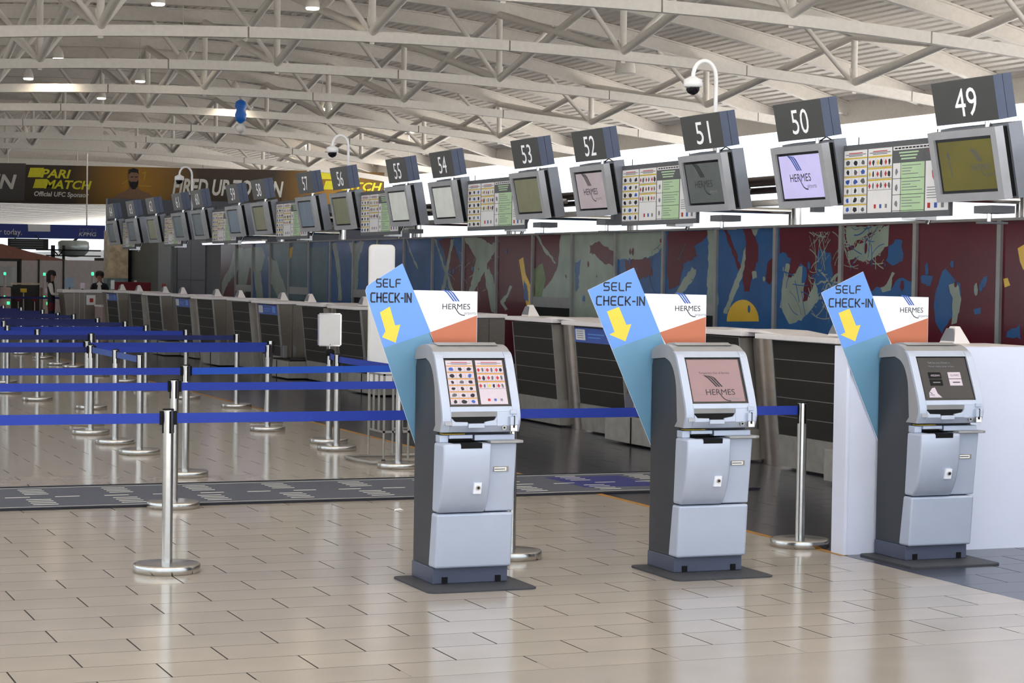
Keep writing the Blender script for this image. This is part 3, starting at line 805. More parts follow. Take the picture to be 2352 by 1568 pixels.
def kiosk(loc, label, var):
    t = thing('check_in_kiosk', loc, label, 'kiosk', 'self check-in kiosks')
    # floor plate with rounded corners
    pts = []
    for sx, sy, a0 in ((1, 1, 0), (-1, 1, 90), (-1, -1, 180), (1, -1, 270)):
        for k in range(5):
            a = R(a0 + 22.5 * k)
            pts.append((-.02 + sx * (.298 - .05) + .05 * math.cos(a), -.005 + sy * (.298 - .05) + .05 * math.sin(a)))
    MB().prism(pts, 'z', 0, .009, 'plate').build('base_plate', t)
    pl = MB().box(-.21, .205, -.05, .28, .009, .092, 'kiosk_plinth').build('plinth', t, .004)
    for x in (-.145, .15):
        MB().box(x - .015, x + .015, -.056, -.05, .012, .044, 'black').build('bolt_cover', pl)
    body = [(.28, .09), (.0, .09), (-.031, .382), (-.047, .649), ] + BACK + [(.262, 1.155), (.276, 1.12)]
    MB().prism(body, 'x', -.203, .203, 'kiosk_dark').build('body', t, .004)
    MB().prism([(.02, .093), (-.089, .093), (-.111, .378), (-.02, .378)], 'x', -.212, .208, 'kiosk_silver').build('lower_panel', t, .012, 3)
    rp = MB().prism([(-.02, .384), (-.098, .384), (-.138, .74), (-.05, .74)], 'x', .052, .212, 'kiosk_silver').build('side_cover', t, .008, 3)
    sl = [(-.030, .384), (-.108, .384), (-.120, .392), (-.140, .42), (-.165, .47), (-.183, .53), (-.194, .60), (-.200, .68), (-.200, .745), (-.05, .745)]
    mc = MB().prism(sl, 'x', -.214, .05, 'kiosk_silver', True).build('printer_cover', t, .014, 3)
    for p in mc.data.polygons:
        p.use_smooth = len(p.vertices) == 4
    # lock plate
    lk = MB().prism([(-.160, .486), (-.184, .486), (-.197, .543), (-.165, .543)], 'x', -.043, -.002, 'white_print').build('lock_plate', t)
    MB().tube((-.022, -.176, .523), (-.022, -.2, .517), .011, 'steel', 14).tube((-.022, -.199, .519), (-.022, -.2025, .516), .005, 'black', 8).build('key_lock', lk)
    # card slot
    MB().box(.088, .172, -.126, -.118, .592, .618, 'steel_dull').box(.09, .158, -.131, -.12, .596, .614, 'steel').box(.092, .15, -.1325, -.13, .603, .607, 'black').build('card_slot', t)
    # top of the lower case: paper mouth, flap, shelf
    MB().box(-.155, .0, -.185, -.06, .744, .7475, 'black').box(-.155, .005, -.075, -.055, .745, .772, 'black').prism([(-.201, .72), (-.2025, .7475), (-.18, .7475), (-.18, .72)], 'x', -.12, -.005, 'black').build('paper_mouth', t)
    MB().box(-.205, -.158, -.115, -.05, .745, .783, 'kiosk_silver').build('left_cheek', t, .003)
    MB().box(-.158, -.03, -.13, -.05, .765, .785, 'kiosk_silver').build('paper_flap', t, .003)
    MB().box(-.018, .205, -.125, -.05, .754, .784, 'kiosk_silver').build('right_cheek', t, .003)
    MB().prism([(.05, -.178), (.21, -.178), (.236, -.168), (.236, -.13), (.212, -.06), (.05, -.06)], 'z', .742, .756, 'kiosk_grey').build('bag_shelf', t, .003)
    MB().box(-.19, -.07, -.120, -.06, .787, .7905, 'yellow_bar').build('indicator_strip', t)
    # head
    hood = [(-.03, .80)] + [(y + .014, z) for y, z in HS[:0:-1]] + CROWN + BACK[:1:-1]
    hd = MB().prism(hood, 'x', -.212, .212, 'kiosk_grey').build('hood', t, .012, 3)
    MB().prism([(.03, 1.238), (.08, 1.252), (.16, 1.246), (.22, 1.228)], 'x', -.17, .17, 'kiosk_grey').build('hood_rise', hd, .006)
    def strip(mb, x0, x1, pts, dep=.02):
        mb.prism([(y, z) for y, z in pts] + [(y + dep, z) for y, z in pts[::-1]], 'x', x0, x1, 'kiosk_silver')
    bz = MB()
    strip(bz, -.214, -.170, HS)
    strip(bz, .170, .214, HS)
    strip(bz, -.170, .170, HF[:2])
    strip(bz, -.170, .170, [HF[3], (-.174, .906)])
    strip(bz, -.170, .170, [(-.176, .832), HF[5]])
    strip(bz, .085, .170, [(-.174, .906), (-.176, .832)])
    strip(bz, -.170, -.165, [(-.174, .906), (-.176, .832)])
    bz.build('screen_bezel', t, .006, 2)
    MB().prism([(-.174, .906), (-.168, .880), (-.15, .880), (-.15, .906)], 'x', -.165, .085, 'kiosk_grey').build('tray_hood', t)
    MB().box(-.165, .085, -.1665, -.15, .832, .881, 'black').build('key_tray', t)
    MB().prism([(-.165, .832), (-.075, .832), (-.075, .853), (-.145, .855), (-.165, .875)], 'y', -.179, -.15, 'kiosk_silver').prism([(.015, .832), (.085, .832), (.085, .885), (.07, .862), (.015, .853)], 'y', -.179, -.15, 'kiosk_silver').box(-.075, .015, -.186, -.15, .822, .846, 'kiosk_silver').build('tray_lip', t, .004)
    cr = MB().box(.150, .196, -.198, -.168, .836, .880, 'kiosk_silver').box(.156, .192, -.185, -.165, .892, .915, 'kiosk_silver').build('card_reader', t, .003)
    MB().box(.170, .174, -.200, -.19, .822, .884, 'black').box(.155, .19, -.192, -.17, .806, .835, 'steel').build('reader_slit', cr)
    MB().tube((.122, -.15, .826), (.122, -.185, .823), .013, 'steel', 14).tube((.122, -.184, .823), (.122, -.187, .823), .005, 'black', 8).build('key_switch', t)
    MB().box(-.2, -.160, -.180, -.16, .838, .855, 'monitor_grey').build('maker_plate', t)
    # screen
    P = Plane((0, -.0455, 1.173), (1, 0, 0), (0, .110, .239), .0)
    h = Vector((0, .110, .239)).length
    sc = MB().prism([(-.045, 1.1735), (-.158, .932), (-.13, .932), (-.02, 1.1735)], 'x', -.170, .170, 'black_gloss').build('screen', t)
    mb = MB()
    P.off = .0025
    Lx, Rx, Bz, Tz = -.160, .158, -h + .008, -.012
    if var == 0:
        list_panel(mb, P, Lx, -.012, Bz, Tz, 6, 3, 11, 'screenfull')
        list_panel(mb, P, .004, Rx - .004, Bz, Tz, 3, 3, 12, 'screen')
    elif var == 1:
        rect(mb, P, Lx, Rx - .004, Bz, Tz, 'screen_pink')
        put_text(mb, P, 'Temporary Out of Service', -.005, Bz + .160, .012, 'ink', width=.185, lift=.0004, center=True)
        logo(mb, P, -.075, Bz + .038, .175, 'ink', 'ink', 'ink_grey', .0004)
        rect(mb, P, Lx + .01, -.09, Bz + .038, Bz + .0395, 'ink_grey', .0004)
    else:
        rect(mb, P, Lx, Rx, Bz, Tz, 'screen_dark')
        put_text(mb, P, 'Self-Service Check-in', -.02, Tz - .03, .011, 'ink_grey', width=.15, lift=.0004, center=True)
        put_text(mb, P, 'Please select your airline', -.01, Tz - .052, .010, 'ink_grey', width=.17, lift=.0004, center=True)
        for x0, z0, s, k, kt in ((-.11, -.135, 'AEGEAN', 'black', 'screen_white'), (-.11, -.178, '', 'black', 'ink_grey'), (.022, -.135, 'OLYMPIC', 'screen_white', 'ink'), (.022, -.178, '', 'screen_white', 'ink')):
            rect(mb, P, x0, x0 + .085, z0, z0 + .039, k, .0004)
            if s:
                put_text(mb, P, s, x0 + .045, z0 + .014, .012, kt, width=.06, lift=.0008, center=True)
            else:
                rect(mb, P, x0 + .022, x0 + .07, z0 + .017, z0 + .023, kt, .0008)
        pp(mb, P, [(-.135, Bz + .005), (-.05, Bz + .005), (-.075, Bz + .03), (-.085, Bz + .066), (-.105, Bz + .062), (-.13, Bz + .035)], 'screen_white', .0004)
        logo(mb, P, -.128, Bz + .018, .032, 'ink', 'ink', 'ink_grey', .0008)
    mb.build('screen_image', sc)
    # sign board standing behind the head
    yb = .292
    if var == 0:
        strip_poly = [(-.28, 1.659), (-.452, 1.554), (-.474, 1.537), (-.482, 1.515), (-.475, 1.480), (-.184, .672), (.085, .80)]
        div = [(-.379, 1.214), (-.118, 1.298)]
        arrow = [(-.402, 1.401), (-.348, 1.432), (-.317, 1.333), (-.288, 1.338), (-.313, 1.242), (-.388, 1.271), (-.370, 1.303)]
        tx = (-.422, 1.535, .040, .132, -.452, 1.456, .046, .222)
        top = [(-.28, 1.659), (-.452, 1.554), (-.474, 1.537), (-.482, 1.515), (-.475, 1.480), (-.379, 1.214), (-.118, 1.298)]
        wl_ = [(-.226, 1.520), (.147, 1.516), (.147, 1.15), (-.05, 1.15)]
    else:
        strip_poly = [(-.317, 1.656), (-.593, 1.53), (-.191, .665), (.085, .791)]
        div = [(-.443, 1.207), (-.151, 1.30)]
        arrow = [(-.477, 1.414), (-.405, 1.440), (-.358, 1.341), (-.328, 1.346), (-.362, 1.250), (-.461, 1.288), (-.429, 1.302)]
        tx = (-.497, 1.530, .042, .165, -.540, 1.450, .046, .290)
        top = [(-.317, 1.656), (-.593, 1.53), (-.443, 1.207), (-.151, 1.30)]
        wl_ = [(-.25, 1.515), (.137, 1.511), (.137, 1.15), (-.08, 1.15)]
    bd = MB().prism(strip_poly, 'y', yb - .004, yb + .001, 'white_print').prism(wl_, 'y', yb, yb + .006, 'white_print').build('sign_board', t)
    P = Plane((0, yb - .004, 0), (1, 0, 0), (0, 0, 1), .0006)
    P2 = Plane((0, yb, 0), (1, 0, 0), (0, 0, 1), .0006)
    mb = MB()
    pp(mb, P, strip_poly, 'teal_print')
    pp(mb, P, top, 'blue_print', .0004)
    pp(mb, P2, [(div[1][0], div[1][1]), (wl_[1][0] - .002, 1.388), (wl_[1][0] - .002, 1.15), (-.06, 1.15)], 'orange_print', .0004)
    mb.build('board_print', bd)
    mb = MB()
    pp(mb, P, arrow, 'yellow_print', .0010)
    mb.build('arrow_print', bd)
    mb = MB()
    techno(mb, P, 'SELF', tx[0], tx[1], tx[2], tx[3], 'ink', .0010)
    techno(mb, P, 'CHECK-IN', tx[4], tx[5], tx[6], tx[7], 'ink', .0010)
    mb.build('board_lettering', bd)
    mb = MB()
    logo(mb, P2, -.052 if var == 0 else -.058, 1.420, .158, 'ink', 'logo_blue', 'ink_grey', .0006)
    mb.build('board_logo', bd)
    MB().box(-.1, .1, .262, yb, 1.0, 1.04, 'kiosk_dark').build('board_bracket', t)
    return t
kiosk((2.305, 1.400, 0), 'self check-in kiosk nearest the stanchion posts, screen showing rows of forbidden items', 0)
kiosk((3.700, 1.425, 0), 'middle self check-in kiosk with a pinkish out of service screen', 1)
kiosk((5.205, 1.490, 0), 'self check-in kiosk with a dark screen standing before the white box', 2)
wb = thing('white_partition', (4.80, 1.80, 0), 'large plain white boxed partition behind the third kiosk', 'partition')
MB().box(0.02, 2.0, 0, .11, 0, 1.215, 'box_white').build('front_face', wb)
MB().box(0, .02, -.01, .13, 0, 1.22, 'box_white').build('end_board', wb)
MB().box(0.5, 2.0, .11, .5, 0, .05, 'box_white').build('rear_foot', wb)

NW = ['forty-nine', 'fifty', 'fifty-one', 'fifty-two', 'fifty-three', 'fifty-four', 'fifty-five', 'fifty-six', 'fifty-seven', 'fifty-eight', 'fifty-nine', 'sixty', 'sixty-one', 'sixty-two', 'sixty-three', 'sixty-four']
def nw(n): return NW[n - 49]
# ------------------------------------------------------------------ stanchions and belts
SH = .87
def stanchion(x, y, label, belts=(), cas='belt', lean=(0, 0), group='belt stanchions of the queue'):
    t = thing('belt_stanchion', (x, y, 0), label, 'stanchion', group)
    MB().lathe([(.172, 0), (.178, .004), (.178, .040), (.173, .045), (.16, .047), (.04, .052)], 'steel', 40).build('base', t)
    po = MB().tube((0, 0, .035), (lean[0], lean[1], SH - .006), .029, 'steel', 20).build('post', t)
    lx, ly = lean
    MB().lathe([(.031, SH - .008), (.031, SH - .002), (.027, SH)], 'black', 20, c=(lx, ly)).build('cap', t)
    mb = MB()
    for k in range(4):
        a = R(45 + 90 * k) - math.pi / 4 + .15
        c, s = math.cos(a), math.sin(a)
        q = [Vector((c * .0295 - s * d, s * .0295 + c * d, z)) for d, z in ((-.005, SH - .13), (.005, SH - .13), (.005, SH - .012), (-.005, SH - .012))]
        o_ = [p + Vector((c, s, 0)) * .003 for p in q]
        mb.add([p + Vector((lx, ly, 0)) for p in q + o_], [(4, 5, 6, 7), (0, 1, 5, 4), (1, 2, 6, 5), (2, 3, 7, 6), (3, 0, 4, 7)], 'black')
    mb.build('belt_slot', po)
    for bx, by in belts:
        d = Vector((bx, by, 0)); L = d.length; d.normalize()
        nrm = Vector((-d.y, d.x, 0)) * .0015
        z0, z1 = SH - .078, SH - .024
        def seg(a, b, hw, zz0, zz1, key):
            p, q = d * a, d * b
            vs = []
            for zz in (zz0, zz1):
                for pt, sg in ((p, -1), (q, -1), (q, 1), (p, 1)):
                    v = pt + nrm * sg * hw
                    vs.append((v.x + lx, v.y + ly, zz))
            return MB().add(vs, [(0, 3, 2, 1), (4, 5, 6, 7), (0, 1, 5, 4), (1, 2, 6, 5), (2, 3, 7, 6), (3, 0, 4, 7)], key)
        key = cas if isinstance(cas, str) else cas[belts.index((bx, by))]
        bo = seg(.028, L - .03, 1.0, z0, z1, key).build('belt', t)
        cl = seg(.027, .046, 4.5, z0 - .008, z1 + .012, 'black')
        cl.build('belt_clip', bo)
    return t
ROWG = 'stanchions of the roped queue rows'
stanchion(.910, 2.242, 'foremost steel belt stanchion, left of the first kiosk', [(-2.2, -.0), (1.976, 0)])
stanchion(2.886, 2.241, 'steel belt stanchion mostly hidden behind the first kiosk, base disc showing', [(1.88, 0)])
stanchion(4.768, 2.240, 'steel belt stanchion beside the white partition, ending the front belt')
stanchion(1.607, 5.172, 'steel belt stanchion at the near edge of the carpet runner', [(-2.6, 0), (1.95, 0)])
stanchion(2.170, 7.250, 'steel belt stanchion just beyond the carpet runner', [(-3.0, 0), (1.848, .27)], cas=('belt', 'belt_lit'))
stanchion(4.018, 7.522, 'steel belt stanchion at the foot of the baggage gauge, behind the first kiosk board')
stanchion(4.18, 10.019, 'belt stanchion carrying the blank white placard', [(-.15, -.74)])
stanchion(4.027, 9.274, 'belt stanchion just in front of the one with the placard', [(0, -1.75)])
stanchion(2.230, 9.25, 'nearest of the three angled stanchions linked by the pale-lit belt', [])
stanchion(2.235, 10.35, 'middle of the three angled stanchions linked by the pale-lit belt', [(-.005, -1.1)], cas='belt_pale_lit')
stanchion(2.225, 11.5, 'farthest of the three angled stanchions linked by the pale-lit belt', [(-3, 0), (.01, -1.15), (1.80, .1)], cas=('belt_shaded', 'belt_pale_lit', 'belt'))
stanchion(4.02, 11.6, 'belt stanchion below the blue desk placard, standing on the beige floor', [])
stanchion(4.32, 12.75, 'slightly leaning belt stanchion left of the blank placard', [(-2.0, -.1)], lean=(.05, .02))
stanchion(2.40, 12.65, 'belt stanchion with only its top showing behind the angled belts', [(-3, 0)])
stanchion(4.60, 15.1, 'belt stanchion standing alone where the yellow floor line passes', [(-1.69, 0)], cas='belt_shaded')
stanchion(2.90, 15.1, 'belt stanchion behind the farthest angled one, left', [(-3.2, 0)], cas='belt_shaded')
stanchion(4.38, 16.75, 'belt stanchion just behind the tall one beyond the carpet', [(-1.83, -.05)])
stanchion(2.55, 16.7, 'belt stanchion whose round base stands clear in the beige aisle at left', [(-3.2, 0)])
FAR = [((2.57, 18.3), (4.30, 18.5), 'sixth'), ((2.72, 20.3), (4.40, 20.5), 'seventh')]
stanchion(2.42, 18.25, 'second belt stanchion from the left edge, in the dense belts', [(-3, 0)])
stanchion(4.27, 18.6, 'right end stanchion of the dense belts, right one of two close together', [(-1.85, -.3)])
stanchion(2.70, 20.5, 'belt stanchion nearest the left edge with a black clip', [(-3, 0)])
stanchion(4.40, 20.6, 'right end stanchion of the dense belts, left one of two close together', [(-1.7, 0)], cas='belt_shaded')
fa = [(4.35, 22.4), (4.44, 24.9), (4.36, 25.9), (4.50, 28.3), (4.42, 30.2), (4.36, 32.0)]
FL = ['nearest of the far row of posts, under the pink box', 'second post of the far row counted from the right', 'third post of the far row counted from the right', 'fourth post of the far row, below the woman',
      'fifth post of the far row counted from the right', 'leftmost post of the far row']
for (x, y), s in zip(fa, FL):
    stanchion(x, y, 'belt stanchion, ' + s, [(-3.5, 0)], cas='belt_shaded')
pk = thing('placard_holder', (4.18, 10.02, SH), 'blank white portrait placard in a thin frame on a stanchion top', 'placard')
MB().tube((0, 0, 0), (0, 0, .06), .008, 'steel', 8).build('stem', pk)
MB().box(-.115, .105, -.006, .006, .045, .345, 'paper').build('sheet', pk)
fr = MB()
for a in ((-.12, -.108, .04, .35), (.098, .110, .04, .35), (-.12, .11, .04, .05), (-.12, .11, .34, .35)):
    fr.box(a[0], a[1], -.009, .009, a[2], a[3], 'chrome')
fr.build('frame', pk)
MB().lathe([(.04, -.05), (.045, -.04), (.045, .0), (.02, .015)], 'black', 16).build('socket', pk)

# cabin baggage gauge: white header on a tube cage
bg = thing('baggage_gauge', (4.10, 8.0, 0), 'baggage size gauge with a tall white board over a grey tube cage', 'stand')
rr_ = []
for sx, sz, a0 in ((1, 1, 0), (-1, 1, 90), (-1, -1, 180), (1, -1, 270)):
    for k in range(4):
        a = R(a0 + 30 * k)
        rr_.append((.05 + sx * .07 + .035 * math.cos(a), 1.24 + sz * .56 + .035 * math.sin(a)))
MB().prism([(x * 1.08 - .004, 1.24 + (z - 1.24) * 1.025) for x, z in rr_], 'y', .40, .44, 'white_paint').build('header_frame', bg)
MB().prism(rr_, 'y', .394, .40, 'paper').build('header_board', bg)
cg = MB()
for x in (-.05, .03, .11, .17):
    cg.box(x - .008, x + .008, .0, .016, .25, .75, 'steel_base')
cg.box(-.058, .178, 0, .016, .25, .268, 'steel_base').box(-.058, .178, 0, .016, .735, .75, 'steel_base')
for y in (.14, .28, .40):
    cg.box(-.058, -.044, y, y + .016, .25, .75, 'steel_base').box(.30, .316, y, y + .016, .25, .75, 'steel_base')
for z in (.25, .36, .735):
    cg.box(-.058, -.044, 0, .416, z, z + .014, 'steel_base').box(.162, .178, 0, .416, z, z + .014, 'steel_base').box(.162, .40, .40, .414, z, z + .014, 'steel_base')
cg.build('cage', bg)
MB().path([(-.05, .008, .25), (-.05, .008, .03)], .01, 'steel_base').path([(.17, .008, .25), (.17, .008, .03)], .01, 'steel_base').path([(.17, .42, 1.0), (.17, .42, .03)], .01, 'steel_base').path([(-.05, .42, 1.0), (-.05, .42, .03)], .01, 'steel_base').build('upright', bg)
MB().path([(-.27, .3, .02), (-.27, .05, .02), (-.22, -.2, .02), (.5, -.2, .02), (.55, .05, .02), (.55, .42, .02), (.45, .45, .02), (-.2, .45, .02), (-.27, .38, .02), (-.27, .3, .02)], .014, 'steel_base').build('floor_loop', bg)
for x in (-.12, .42):
    MB().tube((x - .012, -.2, .024), (x + .012, -.2, .024), .022, 'black', 14).build('castor', bg)

# ------------------------------------------------------------------ check-in desks
def xf(z): return 7.17 - 0.1 * z          # leaning front line
def desk(k, label, halves=(True, True), placard=None):
    yc = 7.02 + 4.15 * k
    t = thing('check_in_desk', (0, yc, 0), label, 'desk', 'check-in desks in a long row')
    y_lo, y_hi = (-1.41 if halves[0] else -.28), (1.41 if halves[1] else .28)
    MB().box(7.29, 7.50, y_lo + .01, y_hi - .01, 0, 1.09, 'steel_dull').build('carcass', t)
    for on, a, b in ((halves[0], -1.41, -.28), (halves[1], .28, 1.41)):
        if not on:
            continue
        pn = MB().prism([(xf(.0), .02), (xf(.29), .29), (7.29, .29), (7.29, .02)], 'y', a, b, 'steel_base').build('kick_plate', t)
        MB().prism([(xf(.29) + .004, .29), (xf(1.09) + .004, 1.09), (7.29, 1.09), (7.29, .29)], 'y', a + .01, b - .01, 'trim').build('panel_backing', t)
        zs = [.29 + .8 * i / 5 for i in range(6)]
        for z0, z1 in zip(zs, zs[1:]):
            MB().prism([(xf(z0 + .003), z0 + .003), (xf(z1 - .003), z1 - .003), (xf(z1 - .003) + .006, z1 - .003), (xf(z0 + .003) + .006, z0 + .003)], 'y', a + .02, b - .02, 'slat').build('slat', t)
        for e in (a, b - .018):
            MB().prism([(xf(.29) - .006, .29), (xf(1.09) - .006, 1.09), (xf(1.09) + .06, 1.09), (xf(.29) + .06, .29)], 'y', e, e + .018, 'trim').build('edge_trim', t)
    # bulged steel column between the panels
    n = 8
    prof = [(7.24 - .085 * math.sin(math.pi * i / n), -.28 + .56 * i / n) for i in range(n + 1)] + [(7.32, .28), (7.32, -.28)]
    mb = MB()
    m_ = len(prof)
    vs = [(x + .05, y, 0.0) for x, y in prof] + [(x - .06, y, 1.09) for x, y in prof]
    fs = [(i, (i + 1) % m_, (i + 1) % m_ + m_, i + m_) for i in range(m_)]
    mb.add(vs, [f[::-1] for f in fs], 'steel_column')
    for i in range(n):
        mb.sm[i] = True
    mb.build('column', t)
    # end faces
    for on, y0, s in ((halves[0], y_lo, -1), (halves[1], y_hi, 1)):
        MB().prism([(xf(0) + .02, .02), (xf(1.09) + .02, 1.09), (7.30, 1.09), (7.30, .02)], 'y', y0 + (0 if s > 0 else -.012), y0 + (.012 if s > 0 else 0), 'steel_dull').box(7.305, 7.5, y0 + (0 if s > 0 else -.012), y0 + (.012 if s > 0 else 0), .02, 1.09, 'steel_dull').build('end_face', t)
    # white worktop, two levels joined by a short ramp
    if halves[0]:
        MB().box(6.985, 7.52, -1.45, -.12, 1.095, 1.14, 'counter_white').build('worktop', t, .006)
    if halves[1]:
        MB().box(6.985, 7.52, .12, 1.45, 1.105, 1.15, 'counter_white').build('worktop', t, .006)
    if all(halves):
        MB().prism([(-.5, 1.138), (-.12, 1.165), (.3, 1.165), (.5, 1.148)], 'x', 7.05, 7.50, 'counter_white').build('worktop_bridge', t)
    if placard:
        a, b = placard
        P = Plane((xf(.93) - .008, b, .93), (0, -1, 0), (-.1, 0, 1), 0)
        pl = MB().prism([(xf(.925) - .008, .925), (xf(1.075) - .008, 1.075), (xf(1.075), 1.075), (xf(.925), .925)], 'y', a, b, 'placard_blue').build('blue_placard', t)
        mb = MB()
        P.off = .0015
        rect(mb, P, .03, .27, .02, .13, 'paper', .001)
        for r_ in range(4):
            rect(mb, P, .07, .22, .04 + .022 * r_, .046 + .022 * r_, 'ink_grey', .002)
        rect(mb, P, .34, .74, .078, .090, 'blue_print', .001)
        rect(mb, P, .34, .64, .045, .056, 'blue_print', .001)
        rect(mb, P, .82, 1.0, .03, .125, 'blue_print', .001)
        mb.build('placard_print', pl)
    return t
DN = {k: (nw(49) if k < 0 else nw(64) if k == 7 else nw(50 + 2 * k) + ' and ' + nw(51 + 2 * k)) for k in range(-1, 8)}
PLC = {1: (-1.40, -.30), 4: (-1.40, -.30), 5: (.30, 1.40), 7: (-1.40, -.30)}
for k in range(-1, 8):
    extra = {1: ', with blue placard', 4: ', with blue placard', 5: ', with blue placard', 7: ', farthest, with blue placard'}.get(k, '')
    desk(k, 'dark slatted check-in desk below %s%s' % (DN[k], extra), (True, k != 7), PLC.get(k))
# luggage scales and conveyors in the gaps
for k in range(-1, 7):
    yg = 7.02 + 4.15 * k + 2.075
    a, b = int(49 + 2 * (k + 1)), int(50 + 2 * (k + 1))
    t = thing('luggage_scale', (0, yg, 0), 'low steel luggage scale in the desk gap below %s and %s' % (nw(a), nw(b)), 'scale', 'luggage scales between the desks')
    MB().box(6.88, 7.5, -.60, .60, .02, .27, 'steel_base').build('scale_case', t, .006)
    MB().box(6.94, 7.5, -.5, .5, .27, .285, 'black').build('scale_belt', t)
    MB().box(6.87, 6.885, -.005, .005, .02, .27, 'black').build('case_joint', t)
    MB().box(7.52, 9.6, -.58, .58, .05, .42, 'steel_base').build('conveyor_frame', t)
    MB().box(7.52, 9.6, -.46, .46, .42, .43, 'black').build('conveyor_belt', t)
    MB().box(7.30, 7.34, -.62, -.58, .27, .45, 'steel').box(7.30, 7.34, .58, .62, .27, .45, 'steel').build('guard_post', t)
    MB().box(7.1, 7.13, .4, .60, .285, .46, 'wall_dark').box(7.09, 7.14, .37, .40, .28, .47, 'trim').build('scale_readout', t)
# small card holders on the worktops
def holder(x, y, label):
    t = thing('card_holder', (x, y, 1.151), label, 'card holder', 'wedge shaped card holders on the desks')
    b0 = [(-.07, -.10, 0), (.07, -.10, 0), (.07, .10, 0), (-.07, .10, 0)]
    b1 = [(-.05, -.10 + .03, .11), (.012, -.03, .115), (.012, .03, .115), (-.05, .07, .11)]
    b1 = [(-.02, -.035, .125), (.02, -.035, .125), (.02, .035, .125), (-.02, .035, .125)]
    MB().add(b0 + b1, [(3, 2, 1, 0), (4, 5, 6, 7), (0, 1, 5, 4), (1, 2, 6, 5), (2, 3, 7, 6), (3, 0, 4, 7)], 'counter_white').build('wedge', t, .003)
    q = [(-.054, .09, .018), (-.054, -.09, .018), (-.031, -.045, .11), (-.031, .045, .11)]
    MB().add([(p[0] - .013, p[1], p[2]) for p in q], [(0, 1, 2, 3)], 'ink_grey').build('card', t)
    return t
HP = [(4.25, 'wedge card holder with a picture card beside the mural, behind the third kiosk'), (5.85, 'wedge card holder hidden behind the third kiosk board, left of it'), (12.4, 'wedge card holder at the left end of the desk below 52 and 53'),
      (18.3, 'wedge card holder nearest the first kiosk board'), (20.9, 'wedge card holder above the blank white placard, left of the board'), (22.4, 'wedge card holder right of the mural hand shape, on desk 58 and 59'),
      (25.0, 'wedge card holder under the mural hand shape'), (26.6, 'wedge card holder left of the one under the mural hand'), (29.2, 'wedge card holder above the middle blue desk placard'), (30.7, 'wedge card holder before the grey door pillar'),
      (33.1, 'wedge card holder before the red sofa end'), (34.8, 'leftmost wedge card holder on the farthest desk')]
for y, s in HP:
    holder(7.2, y, s)

